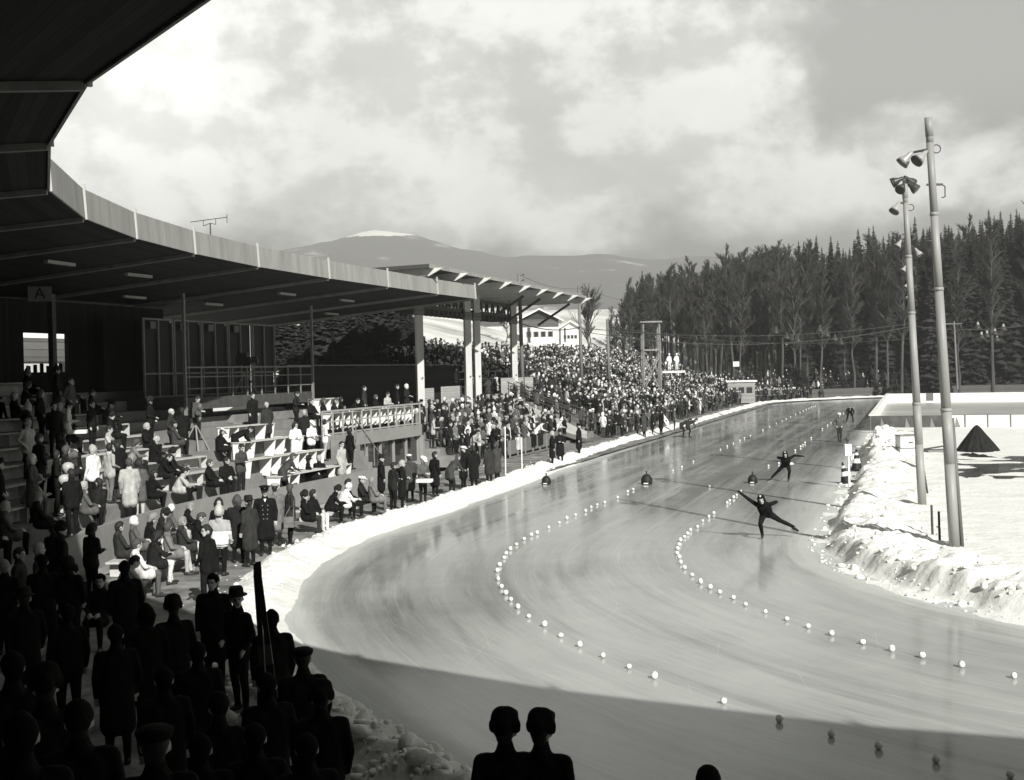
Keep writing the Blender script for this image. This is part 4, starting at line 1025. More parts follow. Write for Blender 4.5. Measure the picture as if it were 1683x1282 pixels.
def dark_marker(p, sc, label):
    g = thing('corner_marker', p, label, 'marker')
    b = MB().lathe([(.26*sc, 0), (.29*sc, .10*sc), (.27*sc, .30*sc), (.16*sc, .47*sc), (.03*sc, .52*sc)], (0, 0, 0), 16).build('body', BLACK, None, True); b.parent = g
    k = MB().tube((0, 0, .5*sc), (0, 0, .62*sc), .025).ball((0, 0, .62*sc), .04).build('knob', BLACK); k.parent = g
    s_ = MB().box((-.06, -.275*sc, .07*sc), (.22*sc, .05, .045*sc)).build('stripe', WHITEB); s_.parent = g
dark_marker(at_z(1063, 796), .85, 'dark domed marker with a white stripe in the outer lane row')
dark_marker(at_z(1237, 794), .70, 'dark domed marker in the inner lane row, left of the second skater')
dark_marker(at_z(898, 796), .72, 'dark domed marker against the outer snow bank, by the two men in coats')

# ---------------------------------------------------------- little white lane markers
def build_markers():
    def zz(l, sc, x0, y0): return [(x0+u/sc, y0+v/sc) for u, v in l]
    r1 = zz([(898,27),(847,43),(806,62),(767,88),(697,115),(638,140),(585,168),(514,202),(432,240),(393,254),(343,282),(290,318),(247,352),(219,382),(205,412),(174,462),(158,503),(164,560),(187,615),(217,660),(252,703),(301,757),(375,820),(483,880),(596,953),(728,1020),(888,1093),(1067,1170),(1245,1240)],4.2075,780,820)+zz([(153,793)],3.0994,1140,900)
    r1 += zz([(301,712),(421,665),(514,610),(565,590),(932,415),(1013,380),(1120,330)],5.61,940,700)+zz([(28,690),(106,655),(177,620),(253,588),(304,562),(374,530),(518,470),(597,425),(673,388),(740,360),(785,335),(837,312),(896,285),(945,262),(982,243),(1018,228),(1045,215),(1062,208),(1080,200),(1100,193),(1122,188)],7.0125,1180,640)
    dk = zz([(437,888),(702,962),(943,1025),(1235,1095),(1613,1172)],3.0994,1140,900)
    r2 = zz([(1654,102),(1620,128),(1577,155),(1541,197),(1493,220),(1472,245),(1450,267),(1424,292),(1414,322),(1404,350),(1399,382),(1416,410),(1425,447),(1453,483),(1504,532),(1563,582),(1629,618)],4.2075,780,820)+zz([(36,182),(84,208),(133,233),(202,260),(264,294),(366,332),(474,370),(583,408),(702,446),(861,490),(1010,527),(1165,560),(1366,608),(1632,664)],3.0994,1140,900)+zz([(1430,715),(1455,695),(1490,665),(1518,640),(1562,605)],5.61,940,700)+zz([(890,705),(952,662),(978,640),(1002,618),(1074,560),(1202,455),(1263,412),(1302,382),(1445,272),(1478,250),(1520,220)],7.0125,1180,640)
    r2 += [(1166.5, 788+12), (1263, 766), (1280, 762)]
    rn = random.Random(8); protos = []
    for k in range(4):
        mb = MB(); mb.ball((0, 0, .055), .062, 9, 6, 0, (1, 1, .95)); o = mb.build('lane_marker', SNOW, None, True)
        for v in o.data.vertices:
            q = v.co; f = 1+.16*(rn.random()-.5); v.co = (q.x*f, q.y*f, max(-.002, q.z*f))
        protos.append(o)
    lab = {1: 'small round white snow marker in the outer of the two lane rows', 2: 'small round white snow marker in the inner of the two lane rows', 3: 'small snow marker of the outer lane row lying in the roof shadow'}
    first = set(); 
    for row, pts in ((1, r1), (2, r2), (3, dk)):
        for x, y in pts:
            pr = rn.choice(protos); p = at_z(x, y+1)
            o = pr if pr.name not in first else pr.copy()
            if pr.name in first: COL.objects.link(o)
            first.add(pr.name); o.location = p; o.rotation_euler = (0, 0, rn.uniform(0, 6)); k = rn.uniform(.74, .95); o.scale = (k, k, k*rn.uniform(.85, 1.2))
            if row == 3: o.scale = (k*1.0, k*1.0, k*1.05)
            tag(o, lab[row], 'lane marker', {1: 'outer row of lane markers', 2: 'inner row of lane markers', 3: 'shaded lane markers at the bottom'}[row])
build_markers()

# ---------------------------------------------------------- poles on the bank, cables and hanging lamps
def wood_pole(px, ytop, s, r, label, rad_=.13):
    b = S(s, r); b.z = gz(b.x, b.y); y = b.y; t = at_Y(px, ytop, y); b.x = t.x+.012*(t.z-b.z)
    g = thing('cable_pole', b, label, 'pole', 'cable poles behind the crowd')
    MB().tube(b, t, rad_, rad_*.75, 9).build('shaft', mat('pole_wood', .17, .8, .25, 2, stretch=(1, 1, .2)), g, True)
    mb = MB()
    for dz in (.12, .5): mb.tube(t+Vector((-.05, 0, -dz)), t+Vector((.32, 0, -dz)), .03).ball(t+Vector((.32, 0, -dz+.06)), .06, 6, 5)
    mb.build('insulator', LAMPD, g); return t
pa = wood_pole(853, 450, 50.6, 40.5, 'cable pole rising past the canopy roof beside its right column', .16)
pb = wood_pole(951, 470, 68, 40.5, 'tall cable pole at the tip of the canopy, above the crowd', .16)
pc = wood_pole(998, 525, 78.5, 40.5, 'shorter cable pole right of the canopy tip, with dark top', .16)
pd = thing('utility_pole', at_z(1574, 640, .2), 'thin far pole with a crossbar in front of the dark conifers', 'pole')
q = at_Y(1574, 640, 150); qt = at_Y(1568, 528, 150)
MB().tube(q, qt, .13, .1, 8).build('shaft', mat('pole_wood', .17), pd); MB().bar(qt+Vector((-1, 0, -.3)), qt+Vector((.9, 0, -.3)), .1, .1).build('crossbar', mat('pole_wood', .17), pd)
def cable(pts, sag, label, r=.028, n=24):
    a, b = Vector(pts[0]), Vector(pts[1]); P = [a.lerp(b, t)-Vector((0, 0, 4*sag*t*(1-t))) for t in np.linspace(0, 1, n)]
    tag(MB().path(P, r, 5).build('overhead_cable', STEEL), label, 'cable', 'overhead cables'); return P
def hanging_lamp(p, sc, label, lit=True):
    g = thing('hanging_lamp', p, label, 'lamp', 'lamps hanging from the cables')
    for nm, M, pr in (('lamp_cap', LAMPW, [(.03, 0), (.09, -.04), (.10, -.22), (.14, -.26)]), ('lamp_shade', LAMPD, [(.15, -.26), (.21, -.44), (.34, -.62), (.30, -.62)])):
        o = MB().lathe([(a*sc, b*sc) for a, b in pr], (0, 0, 0), 12).build(nm, M if lit else LAMPD, None, True); o.parent = g
e1 = at_Y(1500, 536, 112); e2 = at_Y(1500, 556, 104); far1 = at_Y(1760, 528, 108)
c1 = cable((pb+Vector((.3, 0, -3.6)), at_Y(1506, 530, 128)), 1.0, 'upper dark cable over the crowd, from the tall pole to the floodlights')
c2 = cable((pb+Vector((.3, 0, -3.9)), e1), 1.35, 'middle dark cable over the crowd, from the tall pole to the floodlights')
c3 = cable((pc+Vector((.2, 0, -.7)), e2), .9, 'lowest dark cable over the track, from the short pole to the floodlights')
cable((pa+Vector((.3, 0, -.2)), pb+Vector((.2, 0, -.2))), .35, 'thin wire between the two tallest cable poles', .014)
cable((pb+Vector((.3, 0, -.2)), at_Y(1075, 500, 140)), .3, 'thin upper wire running from the tall pole towards the bare trees', .014)
cable((pa+Vector((.1, 0, -3.6)), pb+Vector((.1, 0, -3.5))), .35, 'thick dark cable in front of the white house', .04)
cable((at_Y(1502, 536, 100), at_Y(1760, 520, 96)), .6, 'dark cable right of the floodlight poles, carrying small lamps')
for k, (px, py) in enumerate(((1275, 537), (1293, 546), (1311, 551), (1347, 534), (1359, 542), (1372, 549), (1382, 555))):
    hanging_lamp(at_Y(px, py, 112), 1.0, 'dark bell lamp on the cables before the wood, %s from the left' % ('first second third fourth fifth sixth seventh'.split()[k]), False)
for k, (px, py) in enumerate(((1607, 529), (1613, 545), (1622, 543), (1635, 539), (1638, 549), (1649, 532))):
    hanging_lamp(at_Y(px, py, 100), .9, 'white-capped lamp on the cables right of the poles, %s from the left' % ('first second third fourth fifth sixth'.split()[k]))

# ---------------------------------------------------------- fence and bleachers round the far bend
def far_stand():
    g = thing('far_fence', S(LS+30, 37), 'low grey board fence running round the far bend of the track', 'fence'); mb = MB()
    st = stations((LS+8, LS+96, 2.5))
    for a, b in zip(st[:-1], st[1:]): mb.bar(S(a, 34.2, .70), S(b, 34.2, .70), .07, 1.35)
    mb.build('boards', planks('far_fence', .13, .3, .3), g)
    g = thing('bleachers', S(LS+45, 41), 'dark tiered benches behind the far fence, in front of the wood', 'benches'); mb = MB(); 
    st = stations((LS+26, LS+96, 3.0)); mc = MB()
    for k in range(6):
        for a, b in zip(st[:-1], st[1:]):
            mb.bar(S(a, 36.5+k*.9, .9+k*.42), S(b, 36.5+k*.9, .9+k*.42), .32, .07); mc.bar(S(a, 36.75+k*.9, .5+k*.42), S(b, 36.75+k*.9, .5+k*.42), .05, .7)
    mb.build('seat_boards', mat('bleacher_board', .10, .8, .3), g); mc.build('risers', mat('bleacher_riser', .02, .9), g)
far_stand()

# ================================================================== people
def V3(*a): return np.array(a, float)
def _capsule(mb, p0, r0, p1, r1, n=12, m=4):
    p0 = Vector(p0); p1 = Vector(p1); ax = p1-p0; L = ax.length; ax = ax.normalized() if L > 1e-5 else Vector((0, 0, 1)); prof = []
    for k in range(m+1): t = math.pi/2*(1-k/m); prof.append((max(1e-4, math.cos(t)*r0), -math.sin(t)*r0))
    for k in range(m+1): t = math.pi/2*k/m; prof.append((max(1e-4, math.cos(t)*r1), L+math.sin(t)*r1))
    mb.lathe(prof, p0, n, 0, ax)
def remeshed(prims, tags, mats, vox, name, smooth=3):
    """one continuous skin over all the limbs, each face given the cloth of the limb it lies on"""
    mb = MB()
    for t, p0, r0, p1, r1 in prims:
        if t != 'eye': _capsule(mb, p0, r0, p1, r1)
    o = mb.build(name, mats[0]); o.modifiers.new('r', 'REMESH').mode = 'VOXEL'; o.modifiers['r'].voxel_size = vox; o.modifiers['r'].use_smooth_shade = True
    sm_ = o.modifiers.new('s', 'SMOOTH'); sm_.iterations = smooth; sm_.factor = .5
    dg = bpy.context.evaluated_depsgraph_get(); me = bpy.data.meshes.new_from_object(o.evaluated_get(dg)); old = o.data
    bpy.data.objects.remove(o); bpy.data.meshes.remove(old); me.name = name
    n = len(me.polygons); C = np.zeros(n*3, np.float32); me.polygons.foreach_get('center', C); C = C.reshape(-1, 3)
    best = np.full(n, 1e9); idx = np.zeros(n, int)
    for t, p0, r0, p1, r1 in prims:
        p0 = np.array(p0); p1 = np.array(p1); ax = p1-p0; l2 = max(1e-9, ax@ax); u = np.clip(((C-p0)@ax)/l2, 0, 1)
        dd = np.linalg.norm(C-(p0+u[:, None]*ax), axis=1)-(r0+(r1-r0)*u)
        if t == 'eye': sel = dd < 0.006; idx[sel] = tags.index('eye'); best[sel] = -9; continue
        sel = dd < best; best[sel] = dd[sel]; idx[sel] = tags.index(t)
    me.materials.clear()
    for M in mats: me.materials.append(M)
    me.polygons.foreach_set('material_index', idx.astype(np.int32)); me.polygons.foreach_set('use_smooth', [True]*n); me.update()
    return me
TAGS = ['skin', 'top', 'legs', 'shoe', 'eye', 'trim']
def figure(name, pel, chest, head, fwd, el, wr, kn, an, toe, hem=None, build=1.0, vox=.019, trim=None, fingers=True, skinlegs=False, glove=False, collar=True, scarf=False):
    """joints in metres, the figure faces -Y; pairs are (its left, its right) with its left at +X"""
    pel, chest, head = V3(*pel), V3(*chest), V3(*head); f = V3(*fwd); f /= np.linalg.norm(f)
    spine = chest-pel; spn = spine/np.linalg.norm(spine); P = []
    side = np.cross(V3(0, 0, 1) if abs(f[2]) < .9 else V3(0, -1, 0), -f); side = V3(1, 0, 0) if np.linalg.norm(side) < .1 else side
    sx = V3(1, 0, 0); b = build; add = lambda t, p0, r0, p1, r1: P.append((t, tuple(p0), r0, tuple(p1), r1))
    for sg in (1, -1):
        add('top', pel+sx*sg*.062, .125*b, chest+sx*sg*.088-spn*.05, .118*b)
        add('top', chest+sx*sg*.05-spn*.02, .095*b, chest+sx*sg*.155+spn*.035, .062*b)
    add('top', pel+spn*.1, .135*b, chest-spn*.1, .13*b)
    nk = chest+spn*.10; up_ = (head-nk)/np.linalg.norm(head-nk)
    add('skin', nk, .058, head-up_*.05, .052)
    if collar: add('top', nk-spn*.02, .094, nk+up_*.045, .074)
    if scarf: add('trim', nk+f*.01, .088, nk+up_*.04+f*.01, .08); add('trim', nk+f*.09, .04, chest-spn*.16+f*.13, .04)
    # head: skull, face, jaw, nose, ears, eyes, mouth
    hx = np.cross(up_, -f); hx /= np.linalg.norm(hx); hx = hx if hx[0] >= 0 or abs(f[0]) > .8 else hx
    hu = np.cross(-f, hx); hu = hu/np.linalg.norm(hu); hu = hu if hu@up_ > 0 else -hu
    c = head
    add('skin', c+hu*.03-f*.018, .094, c+hu*.012-f*.03, .092); add('skin', c+hu*.035+f*.03, .070, c-hu*.06+f*.048, .052)
    add('skin', c-hu*.088+f*.062, .030, c-hu*.08+f*.05, .04); add('skin', c+hu*.012+f*.098, .011, c-hu*.022+f*.112, .017)
    for sg in (1, -1):
        add('skin', c+hx*sg*.09-f*.005+hu*.012, .016, c+hx*sg*.092-f*.005-hu*.025, .014)
        add('skin', c+hx*sg*.03+hu*.032+f*.085, .016, c+hx*sg*.045+hu*.03+f*.072, .016)
        add('eye', c+hx*sg*.036+hu*.012+f*.088, .012, c+hx*sg*.03+hu*.012+f*.092, .010)
    add('eye', c-hx*.018-hu*.052+f*.098, .005, c+hx*.018-hu*.052+f*.098, .005)
    for i, sg in ((0, 1), (1, -1)):
        e, w = V3(*el[i]), V3(*wr[i]); sh = chest+sx*sg*.185*b+spn*.02
        add('top', sh, .066*b, e, .050*b); add('top', e, .050*b, w, .038*b)
        d = (w-e)/np.linalg.norm(w-e); q = np.cross(d, V3(0, 0, 1)); q = V3(1, 0, 0) if np.linalg.norm(q) < .2 else q/np.linalg.norm(q); u2 = np.cross(q, d)
        HT = 'trim' if glove else 'skin'
        add(HT, w+d*.02, .030, w+d*.075, .036)
        if fingers:
            for k, ln in enumerate((.062, .078, .072, .055)):
                o = w+d*.085+q*(.027-.018*k); mid = o+d*ln*.5-u2*.008; add(HT, o, .0105, mid, .010); add(HT, mid, .010, mid+d*ln*.34-u2*.028, .0085)
            add(HT, w+d*.03+q*.028, .013, w+d*.075+q*.058-u2*.012, .010)
        k_, a_, t_ = V3(*kn[i]), V3(*an[i]), V3(*toe[i]); hp = pel+sx*sg*.085
        add('legs', hp, .105*b, k_, .066); LT = 'skin' if skinlegs else 'legs'
        add(LT, k_, .064, k_*.62+a_*.38+(0, .012, 0), .060); add(LT, k_*.62+a_*.38+(0, .012, 0), .060, a_, .044)
        hd = (t_-a_); hz = hd*[1, 1, 0]; hz = hz/max(1e-6, np.linalg.norm(hz))
        add('shoe', a_-hz*.035-V3(0, 0, .03), .046, t_, .036); add('shoe', a_, .046, a_-V3(0, 0, .02), .05)
        if hem is not None:
            h_ = V3(*hem[i]); add('top', pel+sx*sg*.06, .135*b, h_, .135*b)
    if hem is not None: add('top', pel, .14*b, (V3(*hem[0])+V3(*hem[1]))/2, .13*b)
    if trim: P.extend(trim)
    me = remeshed(P, TAGS, [SKIN, FAB['dark'], FAB['charcoal'], SHOE, EYE, FAB['light']], vox, name)
    # head frame for hair and hats: X right of the head, Y back, Z up
    Mh = Matrix(((hx[0], -f[0], hu[0], c[0]), (hx[1], -f[1], hu[1], c[1]), (hx[2], -f[2], hu[2], c[2]), (0, 0, 0, 1)))
    return me, Mh
def two(x, y, z): return ((x, y, z), (-x, y, z))
LEGS = dict(kn=two(.10, -.02, .50), an=two(.105, .01, .085), toe=two(.125, -.15, .035))
SHORT = two(.07, .0, .84); LONG = two(.08, .01, .52)
POSES = {}
def P_(n, *a, **k): POSES[n] = (a, k)
P_('stand', (0, .0, .96), (0, .0, 1.36), (0, -.015, 1.625), (0, -1, -.05), el=two(.25, .03, 1.12), wr=two(.25, -.06, .89), hem=SHORT, **LEGS)
P_('pockets', (0, .0, .96), (0, .01, 1.36), (.01, -.01, 1.625), (.25, -1, -.02), el=two(.29, .07, 1.13), wr=two(.20, -.09, .97), hem=SHORT, **LEGS)
P_('coat', (0, .0, .96), (0, .0, 1.36), (0, -.02, 1.625), (-.15, -1, -.05), el=two(.26, .04, 1.12), wr=two(.24, -.06, .90), hem=LONG, build=1.08, **LEGS)
P_('coat_folded', (0, .0, .96), (0, .0, 1.36), (0, -.02, 1.62), (.2, -1, -.1), el=two(.27, -.02, 1.12), wr=((-.02, -.20, 1.14), (.04, -.21, 1.10)), hem=LONG, build=1.06, **LEGS)
P_('read', (0, .02, .96), (0, -.02, 1.35), (0, -.06, 1.605), (0, -1, -.55), el=two(.25, -.03, 1.12), wr=two(.09, -.27, 1.13), hem=SHORT, **LEGS)
P_('turned', (0, .0, .96), (0, .0, 1.36), (.0, -.01, 1.62), (.8, -.6, -.03), el=((.27, .02, 1.13), (-.25, .03, 1.12)), wr=((.24, -.12, .95), (-.1, -.2, 1.05)), hem=SHORT, kn=((.12, -.03, .5), (-.1, .0, .5)), an=((.14, -.02, .085), (-.1, .06, .085)), toe=((.2, -.16, .035), (-.12, -.10, .035)))
P_('lean', (0, .12, .95), (0, -.17, 1.26), (0, -.34, 1.47), (0, -1, -.45), el=two(.26, -.25, 1.06), wr=two(.2, -.46, .98), hem=two(.08, .12, .72), **LEGS)
P_('bent', (0, .16, .93), (0, -.24, 1.10), (0, -.45, 1.20), (0, -.8, -.7), el=two(.24, -.30, .88), wr=two(.14, -.42, .72), hem=two(.08, .16, .70), kn=two(.11, -.02, .49), an=two(.11, .04, .085), toe=two(.13, -.12, .035))
P_('sit', (0, .0, .55), (0, .04, .93), (0, .0, 1.19), (.1, -1, -.1), el=two(.25, -.08, .72), wr=two(.10, -.30, .66), kn=two(.12, -.42, .53), an=two(.12, -.40, .085), toe=two(.14, -.56, .035), hem=two(.10, -.22, .53))
P_('sit_read', (0, .0, .55), (0, -.04, .92), (0, -.14, 1.16), (0, -1, -.7), el=two(.24, -.20, .73), wr=two(.08, -.40, .74), kn=two(.10, -.42, .54), an=((.16, -.52, .085), (-.08, -.36, .085)), toe=((.2, -.68, .035), (-.1, -.52, .035)), hem=two(.09, -.2, .53))
P_('sit_turn', (0, .0, .55), (0, .04, .93), (.02, .02, 1.19), (.85, -.5, .0), el=((.25, -.04, .71), (-.25, -.06, .72)), wr=((.06, -.28, .69), (-.05, -.30, .65)), kn=two(.10, -.42, .55), an=((-.02, -.50, .10), (-.10, -.40, .085)), toe=((.0, -.66, .06), (-.12, -.56, .035)), hem=two(.08, -.25, .54))
P_('sit_lean', (0, .02, .55), (0, -.16, .88), (0, -.30, 1.08), (-.1, -1, -.3), el=two(.24, -.34, .66), wr=((.03, -.52, .68), (-.04, -.53, .66)), kn=two(.16, -.42, .53), an=two(.15, -.38, .085), toe=two(.18, -.54, .035), hem=two(.11, -.2, .52))
P_('skirt', (0, .0, .93), (0, .0, 1.31), (0, -.015, 1.565), (-.1, -1, -.05), el=two(.24, .02, 1.09), wr=((.12, -.22, 1.08), (-.08, -.22, 1.05)), hem=two(.09, .01, .55), build=.93, skinlegs=True, kn=two(.085, -.02, .48), an=two(.085, .01, .085), toe=two(.1, -.13, .035))
P_('policeman', (0, .0, .97), (0, .0, 1.38), (0, -.015, 1.64), (.12, -1, -.05), el=two(.28, .03, 1.13), wr=two(.27, -.05, .90), hem=two(.10, .0, .50), build=1.12, vox=.015, **LEGS)
P_('official', (0, .0, .97), (0, .01, 1.37), (0, -.01, 1.63), (.1, -1, -.05), el=two(.37, .05, 1.13), wr=two(.19, -.05, .98), vox=.015, kn=((.09, -.03, .5), (-.07, .0, .5)), an=((.07, -.08, .085), (-.05, .06, .085)), toe=((.08, -.24, .035), (-.06, -.10, .035)))
P_('child', (0, .0, .80), (0, .0, 1.13), (0, -.01, 1.36), (0, -1, -.1), el=two(.23, .02, .94), wr=((.17, -.15, .82), (-.2, -.12, .80)), build=.98, vox=.014, hem=two(.06, 0, .72), kn=two(.09, -.02, .42), an=two(.09, .01, .085), toe=two(.11, -.13, .035))
BODY = {k: figure('person', *a, **kw) for k, (a, kw) in POSES.items()}
# ---- hair and hats, in the head frame (Y is the back of the head)
def capmesh(name, prims, M, vox=.016): return remeshed([('skin', *p) for p in prims], ['skin'], [M], vox, name, 2)
HEADW = {
 'hair': capmesh('hair', [((0, .02, .04), .102, (0, .03, .03), .10), ((0, .05, .0), .090, (0, .052, -.045), .072), ((0, -.045, .085), .05, (0, .0, .09), .065)], HAIRM['dark']),
 'longhair': capmesh('hair', [((0, .025, .035), .112, (0, .04, .0), .112), ((.06, .05, -.02), .075, (.055, .05, -.11), .055), ((-.06, .05, -.02), .075, (-.055, .05, -.11), .055), ((0, -.04, .09), .05, (0, .0, .095), .07)], HAIRM['brown']),
 'knitcap': capmesh('knit_cap', [((0, .01, .055), .108, (0, .02, .075), .098), ((0, .05, .02), .09, (0, .05, .03), .09)], FAB['light']),
 'bobble': capmesh('bobble_hat', [((0, .01, .05), .115, (0, .02, .095), .10), ((0, .05, .01), .095, (0, .05, .03), .09), ((0, .03, .215), .05, (0, .03, .225), .05)], FAB['light']),
 'furhat': capmesh('fur_hat', [((.022, .005, .07), .108, (.024, .01, .118), .094), ((-.022, .005, .07), .108, (-.024, .01, .118), .094), ((.105, .01, .06), .034, (.100, .01, .015), .032), ((-.105, .01, .06), .034, (-.100, .01, .015), .032), ((0, .085, .07), .075, (0, .08, .03), .07), ((.06, -.05, .13), .05, (-.06, -.05, .13), .05)], FAB['charcoal']),
 'headscarf': capmesh('headscarf', [((0, .025, .04), .116, (0, .035, .0), .114), ((.055, .02, -.04), .075, (.02, -.02, -.125), .045), ((-.055, .02, -.04), .075, (-.02, -.02, -.125), .045)], FAB['light']),
}
def lathehat(name, prof, M, extra=None, sq=1.12):
    mb = MB(); mb.lathe(prof, (0, 0, 0), 20)
    mb.v = [(p[0], p[1]*sq+.012, p[2]) for p in mb.v]
    if extra: extra(mb)
    o = mb.build(name, M, None, True); me = o.data; bpy.data.objects.remove(o); return me
HEADW['brimhat'] = lathehat('brim_hat', [(.155, .058), (.158, .066), (.112, .070), (.106, .10), (.100, .16), (.085, .185), (.04, .172)], FAB['charcoal'])
def _visor(mb): mb.add([(-.09, -.095, .075), (.09, -.095, .075), (.075, -.175, .045), (0, -.195, .038), (-.075, -.175, .045), (-.09, -.095, .083), (.09, -.095, .083), (.075, -.175, .053), (0, -.195, .046), (-.075, -.175, .053)], [(4, 3, 2, 1, 0), (5, 6, 7, 8, 9), (0, 1, 6, 5), (1, 2, 7, 6), (2, 3, 8, 7), (3, 4, 9, 8), (4, 0, 5, 9)])
HEADW['peaked'] = lathehat('peaked_cap', [(.104, .055), (.106, .10), (.142, .135), (.145, .150), (.10, .165), (.02, .172)], FAB['black'], _visor)
HEADW['flatcap'] = lathehat('flat_cap', [(.105, .055), (.120, .085), (.122, .11), (.08, .135), (.02, .145)], FAB['grey'], _visor)
TONE = {'black': 'black', 'charcoal': 'very dark', 'dark': 'dark', 'brown': 'dark grey', 'grey': 'grey', 'mid': 'mid grey', 'light': 'light grey', 'cream': 'pale', 'white': 'white'}
HNAME = {'hair': 'short hair', 'longhair': 'long hair', 'knitcap': 'knitted cap', 'bobble': 'bobble hat', 'furhat': 'fur hat', 'headscarf': 'headscarf', 'brimhat': 'brimmed hat', 'peaked': 'peaked cap', 'flatcap': 'flat cap'}
def person(pose, loc, yaw, top='dark', legs='charcoal', head='hair', hm=None, sc=1.0, label=None, group=None):
    me, Mh = BODY[pose]; o = bpy.data.objects.new('person', me); COL.objects.link(o)
    o.location = loc; o.rotation_euler = (0, 0, yaw); o.scale = (sc, sc, sc)
    for i, M in ((1, FAB[top]), (2, FAB[legs])): o.material_slots[i].link = 'OBJECT'; o.material_slots[i].material = M
    tag(o, label, 'person', group)
    if head:
        hmsh = HEADW[head]; h = bpy.data.objects.new(hmsh.name.split('.')[0], hmsh); COL.objects.link(h); h.parent = o; h.matrix_local = Mh
        if hm: h.material_slots[0].link = 'OBJECT'; h.material_slots[0].material = HAIRM[hm] if hm in HAIRM else FAB[hm]
        if head not in ('hair', 'longhair', 'headscarf'):
            h2 = bpy.data.objects.new('hair', HEADW['hair']); COL.objects.link(h2); h2.parent = o; h2.matrix_local = Mh @ Matrix.Scale(.95, 4)
    return o

def zt(k): return tier_z(34.8+k*1.05)
HH = {k: (Mh.to_translation().z) for k, (me, Mh) in BODY.items()}
rp = random.Random(21)
def by_head(x, y, pose, sc=1.0, rows=range(0, 10), extra=()):
    """the tier on which a figure of this pose has its head at photo point (x, y)"""
    best = None; sit = pose.startswith('sit')
    cand = [(34.25+k*1.05+(.74 if sit else .38), zt(k)+.0) for k in rows]+list(extra)
    for r, z in cand:
        s = s_at(x, r, z+HH[pose]*sc)
        if len(rows) and not extra and s < 3.2: z += TUP
        s = s_at(x, r, z+HH[pose]*sc); q = S(s, r, z+HH[pose]*sc); d = abs(proj(q)[1]-y)
        if best is None or d < best[0]: best = (d, s, r, z)
    return best[1:]
def on_tier(x, y, pose, rel=0, rows=range(0, 10), extra=(), sc=1.0, **kw):
    s, r, z = by_head(x, y, pose, sc, rows, extra); p = S(s, r, z+(-.02 if pose.startswith('sit') else 0))
    return person(pose, p, yaw_of(inward(s))+R(rel), sc=sc, **kw)
PATHROWS = [(30.2+.45*k, .10) for k in range(9)]
def on_path(x, y, pose, rel=0, sc=1.0, **kw): return on_tier(x, y, pose, rel, (), PATHROWS, sc, **kw)
def towards(px, pose, p): return yaw_of(((0-p[0]), (0-p[1])))
TERR = [(37.4+.6+1.3*k, 2.24+.34*(k+1)) for k in range(0, 3)]+[(38.2, 2.24)]
